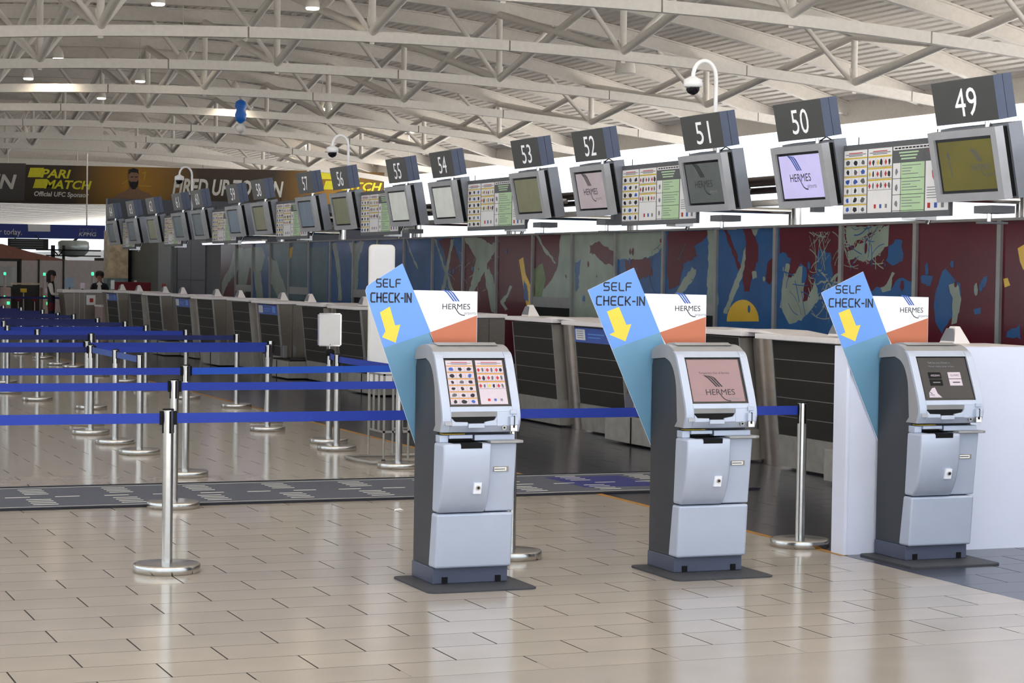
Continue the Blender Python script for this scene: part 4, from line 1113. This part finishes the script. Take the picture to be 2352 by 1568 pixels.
# ------------------------------------------------------------------ overhead number signs, monitors, notice boards
XS = 7.118
SCR = ['screen_olive', 'screen_lav', 'screen_grey', 'screen_mauve', 'screen_ogrey', 'screen_pale', 'screen_pale', 'screen_ogrey', 'screen_blue', 'screen_ogrey', 'screen_blue', 'screen_slate', 'screen_slate', 'screen_ogrey', 'screen_slate', 'screen_slate']
SCL = ['olive lit', 'lavender lit logo', 'dark grey logo', 'mauve logo', 'olive grey', 'pale greenish', 'pale grey', 'grey green', 'blue grey', 'dull olive', 'bluish', 'slate', 'dark slate', 'grey', 'plain slate', 'dark']
for i, (yc, zt) in enumerate(UNITS):
    num = 49 + i
    Tm = rotm('Y', -R(11))
    # number sign
    t = thing('number_sign', (XS, yc, zt), 'dark box sign reading %s on a short pole' % nw(num), 'sign', 'desk number signs in a row')
    bx = MB().box(0, .075, -.39, .39, -.315, 0, 'sign_face').tf(Tm).build('sign_case', t)
    MB().box(.08, .155, -.39, .39, -.315, 0, 'sign_side').box(.075, .08, -.385, .385, -.31, -.005, 'black').box(0, .0755, -.3915, -.39, -.315, 0, 'sign_side').tf(Tm).build('rear_case', t)
    mb = MB()
    P = Plane((0, 0, 0), (0, -1, 0), (0, 0, 1), .002)
    put_text(mb, P, str(num), .02, -.265, .215, 'digit', width=.275, center=True)
    mb.tf(Tm).build('numerals', bx)
    MB().tube((.10, -.2, -.31), (.10, -.2, -.40), .022, 'chrome', 12).build('pole', t)
    if i in (1, 2, 3):
        MB().path([(.1, -.24, -.33), (.12, -.3, -.30), (.14, -.36, -.33), (.14, -.36, -.42)], .006, 'black', 6).build('cable', t)
    # monitor
    zm = zt - .365
    t = thing('overhead_monitor', (XS, yc, zm), 'grey framed overhead monitor with %s screen under sign %s' % (SCL[i], nw(num)), 'monitor', 'monitors over the desks')
    fm = MB()
    for y0, y1, z0, z1 in ((-.425, -.36, -.52, 0), (.36, .425, -.52, 0), (-.36, .36, -.055, 0), (-.36, .36, -.52, -.46)):
        fm.box(0, .07, y0, y1, z0, z1, 'monitor_grey')
    fm.box(.03, .07, -.36, .36, -.46, -.055, 'black')
    fm.tf(Tm).build('front_frame', t)
    sc = MB().box(.018, .03, -.36, .36, -.46, -.055, 'black_gloss').tf(Tm).build('screen', t)
    mb = MB()
    P = Plane((.018, 0, 0), (0, -1, 0), (0, 0, 1), .001)
    rect(mb, P, -.335, .335, -.440, -.078, SCR[i])
    if i in (1, 2, 3):
        logo(mb, P, -.19, -.30, .34, 'ink', 'logo_blue' if i == 1 else 'ink', 'ink_grey', .0006)
    elif i == 0:
        logo(mb, P, .05, -.30, .24, 'frame_grey', 'frame_grey', 'frame_grey', .0006)
        stroke(mb, P, [(-.22, -.2), (-.20, -.33)], .012, 'frame_grey', .0006)
        item_blob(mb, P, -.222, -.18, .03, 'frame_grey', random.Random(3), .0007)
    mb.tf(Tm).build('screen_image', sc)
    MB().box(.07, .12, -.40, .40, -.51, -.01, 'black').tf(Tm).build('vent_gap', t)
    MB().box(.12, .235, -.425, .425, -.53, .01, 'monitor_back').tf(Tm).build('rear_housing', t)
    if i in (0, 2, 3, 4, 6):
        MB().box(.12, .32, -.24, -.02, -.60, -.545, 'frame_grey').tube((.2, -.1, -.55), (.2, -.1, -.66), .018, 'chrome', 10).box(.14, .32, -.16, -.02, -.675, -.66, 'frame_grey').build('staff_display', t)
    # arm back to the gantry
    MB().tube((.2, 0, -.30), (.53, 0, -.30), .03, 'steel', 10).build('mount_arm', t)
for j in range(8):
    yb_, ya = UNITS[2 * j][0], UNITS[2 * j + 1][0]
    y0, y1 = yb_ + .43, ya - .43
    zb = UNITS[2 * j][1] - .97
    t = thing('notice_board', (7.33, 0, 0), 'hanging notice board of barred items between monitors %s and %s' % (nw(50 + 2 * j), nw(49 + 2 * j)), 'notice board', 'safety notice boards over the desks')
    bo = MB().box(0, .03, y0, y1, zb, zb + .60, 'frame_grey').build('board_panel', t)
    P = Plane((0, y1, zb), (0, -1, 0), (0, 0, 1), .001)
    W = y1 - y0
    mb = MB()
    list_panel(mb, P, .01, .235 * W, .045, .555, 6, 3, 20 + j, 'full')
    list_panel(mb, P, .245 * W, .475 * W, .045, .555, 3, 3, 40 + j, 'p')
    rect(mb, P, .485 * W, .99 * W, .525, .555, 'paper')
    for q in range(14):
        rect(mb, P, (.5 + .033 * q) * W, (.526 + .033 * q) * W, .534, .546, 'ink', .0006)
    rect(mb, P, .485 * W, .775 * W, .43, .522, 'frame_grey', .0002)
    rect(mb, P, .785 * W, .99 * W, .43, .522, 'frame_grey', .0002)
    for q in range(3):
        rect(mb, P, (.54 + .01 * q) * W, (.72 - .012 * q) * W, .498 - .024 * q, .510 - .024 * q, 'green_paper', .0006)
        rect(mb, P, (.81 + .01 * q) * W, (.96 - .01 * q) * W, .498 - .024 * q, .510 - .024 * q, 'red_print', .0006)
    rect(mb, P, .485 * W, .555 * W, .045, .425, 'paper')
    rect(mb, P, .56 * W, .775 * W, .045, .425, 'green_paper')
    rect(mb, P, .785 * W, .99 * W, .045, .425, 'paper')
    rnd = random.Random(60 + j)
    for r_ in range(3):
        item_blob(mb, P, .52 * W, .36 - .125 * r_, .035, 'ink_grey', rnd, .0006)
        for q in range(4):
            rect(mb, P, .57 * W, .57 * W + .19 * W * rnd.uniform(.4, 1), .40 - .125 * r_ - .022 * q, .406 - .125 * r_ - .022 * q, 'ink_grey', .0006)
        rect(mb, P, .485 * W, .775 * W, .302 - .125 * r_, .306 - .125 * r_, 'ink', .0007)
    ring = [(.885 * W + .06 * math.cos(R(30 * q)), .34 + .075 * math.sin(R(30 * q))) for q in range(13)]
    stroke(mb, P, ring, .012, 'red_print', .0006)
    stroke(mb, P, [(.885 * W - .04, .395), (.885 * W + .04, .285)], .012, 'red_print', .0008)
    for q in range(5):
        rect(mb, P, .80 * W, .97 * W, .22 - .02 * q, .226 - .02 * q, 'ink_grey', .0006)
    for a, k in ((.82, 'red_print'), (.88, 'logo_blue'), (.94, 'ink_grey')):
        rect(mb, P, a * W - .02, a * W + .02, .065, .105, k, .0006)
    mb.build('board_notices', bo)
    for yy in (y0 + .2, y1 - .2):
        MB().tube((.015, yy, zb + .6), (.015, yy, zb + .66), .004, 'black', 6).build('hook', t)
    MB().box(.03, .22, y0 + .5, y0 + .7, zb - .02, zb + .05, 'steel').tube((.2, y0 + .6, zb - .05), (.31, y0 + .6, zb + .2), .02, 'steel', 8).build('bracket', t)
# gantry carrying it all
g = thing('display_gantry', (7.70, 0, 0), 'long steel tube gantry carrying the monitors over the desks', 'gantry')
for z, r_, x in ((2.50, .045, 0), (2.42, .03, .05), (2.30, .03, .0)):
    MB().tube((x, 3.0, z), (x, 36.6, z - .06), r_, 'pipe_brown' if z > 2.4 else 'white_paint', 14).build('rail', g)
for k in range(-1, 7):
    y = 7.02 + 4.15 * k + .1
    z = 2.5 - .0016 * y
    MB().box(-.05, .05, y - .04, y + .04, z - .3, z + .04, 'frame_grey').build('hanger_bracket', g)
    MB().tube((.0, y, z - .14), (2.15, y, z - .14), .035, 'steel', 12).build('cross_arm', g)
    MB().tube((2.15, y, 0), (2.15, y, z), .07, 'chrome', 16).build('post', g)
# ceiling cameras on crooked poles
for i, (y, zb) in enumerate(((8.62, 2.5), (19.98, 2.45), (29.7, 2.45))):
    t = thing('crook_camera', (7.47, y, 0), ('dome camera on a white crooked pole behind sign fifty-one', 'dome camera on a white crooked pole behind sign fifty-six', 'dome camera on a white crooked pole behind sign sixty-one')[i], 'camera', 'dome cameras on crooked poles')
    top = 3.47 - .0045 * (y - 8)
    pts = [(0, 0, zb), (0, 0, top)] + [(-.12 + .12 * math.cos(R(a)), .0, top + .15 * math.sin(R(a))) for a in range(20, 181, 16)] + [(-.24, 0, top - .05)]
    MB().path(pts, .019, 'cctv_white', 12).build('pole', t)
    MB().box(-.03, .25, -.03, .03, zb - .08, zb + .02, 'steel_dull').build('clamp', t)
    MB().lathe([(.075, top - .10), (.09, top - .09), (.085, top - .03), (.05, top - .015), (.03, top)], 'cctv_white', 20, c=(-.24, 0)).build('housing', t)
    MB().lathe([(.012, top - .172), (.045, top - .155), (.062, top - .13), (.065, top - .10)], 'cctv_dome', 20, c=(-.24, 0)).build('dome', t)

# ------------------------------------------------------------------ far end of the hall
def bpx(px, py):
    """place on the banner plane for a point measured on the banner"""
    x = 13.54 + .02125 * px + 1.8e-6 * px * px
    return (x, 6.768 + (374 - py) * .02167 + .00055 * px)
bn = thing('sponsor_banner', (0, 97.3, 0), 'wide dark and gold sponsor banner hanging across the hall', 'banner')
q = [bpx(-260, 372), bpx(887, 388), bpx(887, 482), bpx(-260, 459)]
bo = MB().prism([(a, b) for a, b in q], 'y', 0, .05, 'banner_grad').build('banner_sheet', bn)
P = Plane((0, 0, 0), (1, 0, 0), (0, 0, 1), .005)
mb = MB()
def bpoly(pts, key, lift): pp(mb, P, [bpx(*p) for p in pts], key, lift)
bpoly([(-260, 372), (62, 374), (58, 460), (-260, 459)], 'banner_grey', .004)
mb.build('grey_field', bo)
mb = MB()
# bust of a bearded man with bare shoulders
bpoly([(262, 452), (275, 444), (292, 437), (300, 430), (320, 430), (328, 436), (346, 443), (356, 453), (356, 463), (258, 462)], 'skin_print', .012)
bpoly([(300, 440), (301, 420), (320, 420), (322, 440)], 'skin_print', .016)
bpoly([(298, 400), (300, 393), (310, 390), (320, 393), (322, 402), (321, 420), (316, 430), (305, 430), (299, 420)], 'skin_print', .020)
bpoly([(299, 412), (304, 416), (310, 415), (316, 416), (321, 411), (320, 424), (314, 433), (306, 433), (301, 425)], 'hair', .024)
bpoly([(298, 398), (299, 387), (310, 383), (320, 386), (322, 398), (318, 394), (304, 393)], 'hair', .024)
bpoly([(303, 403), (309, 403), (309, 405), (303, 405)], 'hair', .026)
bpoly([(313, 403), (319, 403), (319, 405), (313, 405)], 'hair', .026)
for a, b in (((284, 420), (322, 392)), ((330, 395), (337, 392)), ((337, 392), (334, 412)), ((322, 424), (350, 426))):
    stroke(mb, P, [bpx(*a), bpx(*b)], .03, 'yellow_sign', .010)
mb.build('banner_picture', bo)
mb = MB()
def btext(s, x0, x1, yb_, yt, key, shear=0.25):
    a, b = bpx(x0, yb_), bpx(x1, yb_)
    put_text(mb, P, s, a[0], a[1], bpx(x0, yt)[1] - a[1], key, width=b[0] - a[0], lift=.012, shear=shear, bold=.03)
mb.build('banner_lettering', bo) if mb.v else None
for dx in (0, 668):
    mb = MB()
    bpoly([(72 + dx, 384), (104 + dx, 384), (98 + dx, 406), (66 + dx, 406)], 'banner_yellow', .010)
    bpoly([(84 + dx, 410), (112 + dx, 410), (106 + dx, 431), (78 + dx, 431)], 'banner_yellow', .010)
    btext('PARI', 96 + dx, 166 + dx, 406, 386, 'banner_yellow')
    btext('MATCH', 104 + dx, 214 + dx, 431, 411, 'banner_yellow')
    mb.build('sponsor_mark', bo)
mb = MB()
btext('Official UFC Sponsor', 81, 207, 449, 438, 'banner_white', .15)
mb.build('slogan', bo)
mb = MB()
btext('FIRED UP TO WIN', 399, 655, 443, 405, 'banner_white')
mb.build('slogan', bo)
mb = MB()
btext('WIN', -58, 41, 430, 397, 'banner_white')
mb.build('slogan', bo)
for px in (-200, 20, 180, 400, 620, 860):
    x, z = bpx(px, 373)
    MB().tube((x, .02, z), (x, .02, z + .9), .02, 'truss', 6).build('hanger_rod', bn)
# blue sponsor fascia
kb = thing('blue_fascia', (0, 75, 0), 'deep blue fascia with pale lettering under the far ceiling', 'banner')
bo = MB().prism([(4, 2.70), (14.58, 2.77), (14.58, 3.32), (4, 3.27)], 'y', 0, .2, 'kpmg_blue').build('fascia_panel', kb)
P = Plane((0, 0, 0), (1, 0, 0), (0, 0, 1), .004)
mb = MB()
put_text(mb, P, 'er today.', 10.25, 2.88, .24, 'banner_white', width=1.02)
mb.build('fascia_lettering', bo)
mb = MB()
put_text(mb, P, 'KPMG', 13.52, 2.88, .15, 'banner_white', width=.70, shear=.2)
for q in range(4):
    x0, z0 = 13.55 + .17 * q, 3.03
    for a in ((x0, z0, x0 + .15, z0 + .012), (x0, z0 + .13, x0 + .15, z0 + .142), (x0, z0, x0 + .012, z0 + .142), (x0 + .14, z0, x0 + .152, z0 + .142)):
        rect(mb, P, a[0], a[2], a[1], a[3], 'ink_grey')
mb.build('fascia_lettering', bo)
MB().prism([(11.52, 3.02), (12.38, 3.03), (12.38, 3.31), (11.50, 3.30)], 'y', -.02, 0, 'paper').build('fascia_plate', kb)
MB().tube((13.85, .1, 3.3), (13.85, .1, 6.2), .03, 'truss', 8).build('rod', kb)
fb = thing('dark_flight_board', (0, 74, 0), 'black flight board below the blue fascia at far left', 'board')
MB().box(10.6, 12.15, 0, .15, 2.30, 2.72, 'far_dark').build('board_case', fb)
for x in (10.9, 11.8):
    MB().tube((x, .1, 2.7), (x, 1.0, 2.9), .02, 'far_dark', 6).build('hanger', fb)
mb = MB()
P = Plane((0, 0, 0), (1, 0, 0), (0, 0, 1), .004)
for r_ in range(4):
    rect(mb, P, 10.68, 11.95, 2.36 + .09 * r_, 2.40 + .09 * r_, 'frame_grey')
mb.build('board_rows', fb)
aw = thing('brown_awning', (0, 70, 0), 'reddish brown sloping awning above the far gates', 'awning')
MB().prism([(4, 2.55), (9.8, 2.45), (10.9, 2.15), (12.6, 1.80), (4, 1.80)], 'y', 0, 3, 'awning').build('cover', aw)
tw = thing('dark_far_truss', (0, 76, 0), 'dark steel lattice in front of the bright far windows', 'truss')
MB().box(12.0, 14.6, 0, .1, 2.28, 2.34, 'far_dark').build('top_chord', tw)
MB().box(12.4, 14.6, 0, .1, 2.06, 2.11, 'far_dark').build('bottom_chord', tw)
for a, b in ((12.6, 12.75), (13.05, 13.15)):
    MB().box(a, b, 0, .1, 0, 2.5, 'far_dark').build('upright', tw)
MB().tube((12.7, .05, 2.3), (12.9, .05, 2.08), .025, 'far_dark', 6).build('lattice', tw)
MB().tube((13.1, .05, 2.3), (12.9, .05, 2.08), .025, 'far_dark', 6).build('lattice', tw)
sb = thing('silver_pod', (13.7, 77.2, 2.38), 'rounded silvery pod hanging below the blue fascia', 'pod')
MB().lathe([(.12, -.34), (.42, -.30), (.6, -.12), (.64, .05), (.62, .28), (.5, .34)], 'silver_blob', 24).build('shell', sb)
MB().tube((0, 0, .3), (0, -1.95, .6), .05, 'far_dark', 8).build('neck', sb)
fw = struct(MB().box(2, 7.98, 60, 60.2, 0, 1.80, 'far_panel').box(8.02, 9.5, 60, 60.2, 0, 1.82, 'far_panel').box(9.56, 10.3, 60, 60.2, 0, 1.83, 'far_panel').box(10.36, 11.72, 60, 60.2, 0, 1.85, 'far_panel').build('wall_screen'))
for x in (7.98, 9.5, 10.3, 11.72):
    MB().box(x, x + .05, 59.97, 60.2, 0, 1.86, 'far_dark').build('screen_post', fw)
struct(MB().box(11.9, 12.6, 62, 63, 0, 1.95, 'far_dark').build('wall_jamb'))

# security gates with green lamps
def gate(x, label):
    t = thing('security_gate', (x, 52, 0), label, 'gate', 'security gates with green lamps')
    MB().box(-.11, .11, -.3, .3, 0, 1.02, 'pink_box').build('cabinet', t, .02)
    MB().tube((-.02, 0, 1.02), (-.02, 0, 1.36), .04, 'far_panel', 10).build('mast', t)
    MB().lathe([(.03, 1.37), (.035, 1.38), (.035, 1.44), (.02, 1.45)], 'led_green', 12, c=(-.02, 0)).build('green_lamp', t)
    MB().box(.0, .075, -.31, -.30, .53, .61, 'led_green').build('green_arrow', t)
    MB().box(-.09, -.05, -.31, -.30, .74, .78, 'led_green').build('green_dot', t)
    return t
g1 = gate(7.30, 'security gate with a green lamp at the left edge')
g2 = gate(8.42, 'security gate with a green lamp, left of the woman in the vest')
MB().box(-.06, .06, -.31, -.3, .86, 1.0, 'screen_white').build('small_screen', g2)
MB().box(.02, .13, -.32, -.3, .66, .74, 'screen_white').build('ticket_mouth', g2)
g3 = thing('signal_post', (10.35, 55, 0), 'thin grey post with a green lamp behind the counter', 'post')
MB().tube((0, 0, 0), (0, 0, 1.38), .05, 'far_panel', 10).build('mast', g3)
MB().lathe([(.03, 1.38), (.04, 1.40), (.04, 1.47), (.02, 1.48)], 'led_green', 12).build('green_lamp', g3)
ba = thing('barrier_beam', (0, 52, 0), 'pale horizontal beam between the two green lamp gates', 'barrier')
MB().box(7.45, 8.28, -.03, .03, 1.10, 1.15, 'mosaic_warm').build('beam', ba)
MB().box(7.5, 8.25, .0, .04, .0, 1.09, 'far_dark').build('infill', ba)
ys = thing('yellow_notice', (7.78, 51.8, 0), 'small yellow notice on a stand under the pale beam', 'notice')
MB().box(-.09, .09, -.01, .01, .88, .99, 'yellow_sign').build('plate', ys)
MB().tube((0, 0, 0), (0, 0, .88), .02, 'pink_box', 8).build('stem', ys)
for x, s in ((7.62, 'left'), (8.08, 'right')):
    o = thing('red_roundel', (x, 51.7, 0), 'dark red round sign under the pale beam, %s one' % s, 'sign')
    MB().tube((0, 0, .70), (0, .02, .70), .09, 'cloth_red', 16).build('disc', o)
    MB().tube((0, 0.01, 0), (0, .01, .62), .015, 'pink_box', 8).build('stem', o)
xr = thing('screening_unit', (8.0, 57, 0), 'grey screening cabin with a dark frame behind the gates', 'cabin')
MB().box(-.45, .45, -.3, .3, 0, 1.0, 'far_dark').build('counter_block', xr)
for x in (-.62, .42):
    MB().box(x, x + .05, -.3, .3, 0, 1.86, 'far_dark').build('jamb', xr)
MB().box(-.62, .47, -.3, .3, 1.78, 1.86, 'far_dark').build('lintel', xr)
MB().box(-.3, .35, .1, .12, 1.0, 1.6, 'glass_clear').build('glazing', xr)
# rope line in front of the gates
stanchion(8.35, 45.5, 'thin far stanchion in front of the gates', [(-4, 0)], cas='belt_shaded')

# service counter at the end of the row
sc = thing('service_counter', (0, 38, 0), 'steel and white service counter at the far end with staff behind', 'counter')
MB().prism([(6.66, 0), (7.42, 0), (7.42, 1.05), (6.54, 1.05)], 'y', 0, .7, 'steel_dull').build('front', sc)
MB().prism([(6.50, -.06), (7.5, -.06), (7.5, .7), (6.50, .7)], 'z', 1.05, 1.12, 'counter_white').build('worktop', sc, .01)
MB().box(7.04, 7.24, -.03, 0, .78, 1.0, 'paper').box(7.11, 7.19, -.035, -.03, .84, .93, 'red_print').build('notice', sc)
for x in (6.76, 6.88, 7.0):
    MB().box(x, x + .012, -.01, 0, 0, 1.05, 'trim').build('edge_trim', sc)
pb = thing('pink_plinth', (7.30, 36.6, 0), 'low pinkish box beside the service counter', 'box')
MB().box(-.18, .32, 0, .8, 0, .76, 'pink_box').build('case', pb, .01)
MB().box(-.19, .33, -.01, .81, .76, .80, 'counter_white').build('lid', pb)
mo = thing('counter_monitor', (6.72, 38.3, 1.12), 'pale backed monitor on the service counter between the two staff', 'monitor')
MB().box(-.1, .1, 0, .03, .03, .26, 'screen_blue').build('back', mo)
MB().box(-.02, .02, 0, .02, 0, .05, 'frame_grey').build('foot', mo)
tb = thing('glowing_tablet', (7.02, 38.35, 1.12), 'small glowing tablet standing on the service counter', 'tablet')
MB().box(-.05, .05, 0, .015, .02, .15, 'screen_white').build('screen', tb)
MB().box(-.02, .02, 0.01, .06, 0, .03, 'far_dark').build('foot', tb)
so = thing('red_sofa_end', (8.75, 41.5, 0), 'dark red bench back behind the far desk', 'bench')
MB().box(-.35, .5, 0, .5, .0, 1.28, 'sofa_red').build('back', so, .02)
MB().box(-.35, .5, -.5, 0, .0, .45, 'sofa_red').build('seat', so, .02)
lb = thing('leaflet_holder', (7.25, 36.1, 1.151), 'clear leaflet holder with a pale leaflet on the farthest desk', 'holder')
MB().box(-.04, .04, -.03, -.02, 0, .2, 'paper').build('leaflet', lb)
MB().box(-.05, .05, -.05, .05, 0, .012, 'glass_clear').build('foot', lb)
for i, (y, s) in enumerate(((31.0, 'strip light under monitor sixty-two'), (28.0, 'strip light under monitor sixty'))):
    o = thing('strip_light', (8.2, y, 2.10), 'violet white ' + s, 'lamp', 'strip lights behind the monitors')
    MB().box(-.03, .03, -.75, .75, 0, .03, 'tube_violet').build('tube', o)
    MB().box(-.05, .05, -.8, .8, .03, .06, 'white_paint').build('batten', o)

# ------------------------------------------------------------------ staff
def person(loc, rz, label, woman):
    t = thing('person', loc, label, 'person', None, rz)
    # figure faces local -y; joints as a skinned tree
    J = {'pel': (0, 0, .80), 'wst': (0, 0, .93), 'chs': (0, .01, 1.12), 'nkb': (0, .01, 1.28), 'nkt': (0, -.01, 1.34), 'hed': (0, -.02, 1.43), 'crn': (0, -.015, 1.50),
         'shl': (-.15, .01, 1.22), 'ell': (-.19, -.04, 1.0), 'wrl': (-.12, -.24, 1.0), 'hal': (-.10, -.31, 1.02),
         'shr': (.15, .01, 1.22), 'elr': (.19, -.04, 1.0), 'wrr': (.12, -.24, 1.0), 'har': (.10, -.31, 1.02),
         'hpl': (-.085, 0, .74), 'knl': (-.09, -.01, .42), 'anl': (-.09, .02, .07), 'tol': (-.09, -.12, .03),
         'hpr': (.085, 0, .74), 'knr': (.09, -.01, .42), 'anr': (.09, .02, .07), 'tor': (.09, -.12, .03)}
    rad = {'pel': .13, 'wst': .11, 'chs': .13, 'nkb': .06, 'nkt': .045, 'hed': .085, 'crn': .06, 'shl': .06, 'shr': .06, 'ell': .042, 'elr': .042, 'wrl': .03, 'wrr': .03, 'hal': .03, 'har': .03,
           'hpl': .085, 'hpr': .085, 'knl': .06, 'knr': .06, 'anl': .04, 'anr': .04, 'tol': .035, 'tor': .035}
    E = [('pel', 'wst'), ('wst', 'chs'), ('chs', 'nkb'), ('nkb', 'nkt'), ('nkt', 'hed'), ('hed', 'crn'), ('chs', 'shl'), ('shl', 'ell'), ('ell', 'wrl'), ('wrl', 'hal'), ('chs', 'shr'), ('shr', 'elr'), ('elr', 'wrr'), ('wrr', 'har'),
         ('pel', 'hpl'), ('hpl', 'knl'), ('knl', 'anl'), ('anl', 'tol'), ('pel', 'hpr'), ('hpr', 'knr'), ('knr', 'anr'), ('anr', 'tor')]
    names = list(J)
    me = bpy.data.meshes.new('body')
    me.from_pydata([J[n] for n in names], [(names.index(a), names.index(b)) for a, b in E], [])
    o = bpy.data.objects.new('body', me)
    C.objects.link(o)
    m = o.modifiers.new('skin', 'SKIN')
    for i, n in enumerate(names):
        r_ = rad[n]
        me.skin_vertices[0].data[i].radius = (r_, r_ * (.8 if n in ('pel', 'wst', 'chs') else 1.0))
    me.skin_vertices[0].data[0].use_root = True
    o.modifiers.new('sub', 'SUBSURF').levels = 2
    dg = bpy.context.evaluated_depsgraph_get()
    nm = bpy.data.meshes.new_from_object(o.evaluated_get(dg))
    bpy.data.objects.remove(o)
    keys = ['skin', 'cloth_black', 'cloth_white', 'cloth_navy', 'cloth_red']
    for k in keys:
        nm.materials.append(MATS[k])
    for p in nm.polygons:
        c = p.center
        k = 0
        if c.z < .05: k = 1
        elif c.z < .80: k = 4 if (woman and c.z > .62) else (3 if woman else 1)
        elif c.z < 1.29:
            arm = abs(c.x) > .14 or c.y < -.15
            if arm and c.y < -.25: k = 0
            elif arm: k = 2 if woman else 1
            elif not woman and abs(c.x) < .045 and c.y < -.05 and c.z > 1.05: k = 2
            else: k = 1
        p.material_index = k; p.use_smooth = True
    b = bpy.data.objects.new('body', nm)
    C.objects.link(b); b.parent = t
    # hair cap, ears, nose, eyes, mouth, fingers
    hr = MB()
    hr.lathe([(.098, 1.42), (.103, 1.46), (.09, 1.515), (.05, 1.545), (.01, 1.55)], 'hair', 18, c=(0, .0))
    if woman:
        hr.prism([(-.085, .02), (-.095, .06), (-.05, .11), (.05, .11), (.095, .06), (.085, .02)], 'z', 1.27, 1.47, 'hair')
    else:
        hr.prism([(-.085, .03), (-.08, .08), (0, .105), (.08, .08), (.085, .03)], 'z', 1.38, 1.47, 'hair')
    hr.build('hair', t, .01)
    MB().prism([(-.115, 1.40), (-.13, 1.405), (-.105, 1.44)], 'x', -.012, .012, 'skin').build('nose', t)
    for s in (-1, 1):
        MB().box(s * .035 - .012, s * .035 + .012, -.106, -.096, 1.435, 1.444, 'hair').build('eye', t)
        MB().box(s * .09 - .008, s * .09 + .008, -.03, .01, 1.40, 1.45, 'skin').build('ear', t)
    MB().box(-.022, .022, -.107, -.096, 1.378, 1.386, 'cloth_red').build('mouth', t)
    for s in (-1, 1):
        hn = MB()
        for k in range(4):
            x = s * .10 + (k - 1.5) * .016
            hn.path([(x, -.31, 1.02), (x, -.345 - .006 * (k in (1, 2)), 1.015), (x, -.365 - .008 * (k in (1, 2)), 1.0)], .0085, 'skin', 6)
        hn.path([(s * .10 - s * .03, -.29, 1.02), (s * .10 - s * .05, -.32, 1.01), (s * .10 - s * .045, -.345, 1.0)], .0095, 'skin', 6)
        hn.build('fingers', t)
    return t
person((6.44, 39.05, 0), R(75), 'woman in dark vest and white sleeves standing left of the service counter', True)
person((7.60, 39.4, 0), R(-15), 'staff member in black suit and white shirt behind the service counter', False)

ps = thing('paper_scrap', (3.024, 4.613, 0.001), 'tiny crumpled white paper scrap on the floor left of the first kiosk', 'paper')
MB().add([(-.035, -.012, .0), (.0, -.02, .004), (.04, .0, .001), (.02, .022, .012), (-.02, .02, .006), (.0, .0, .014)], [(0, 1, 5), (1, 2, 5), (2, 3, 5), (3, 4, 5), (4, 0, 5)], 'paper').build('scrap', ps)
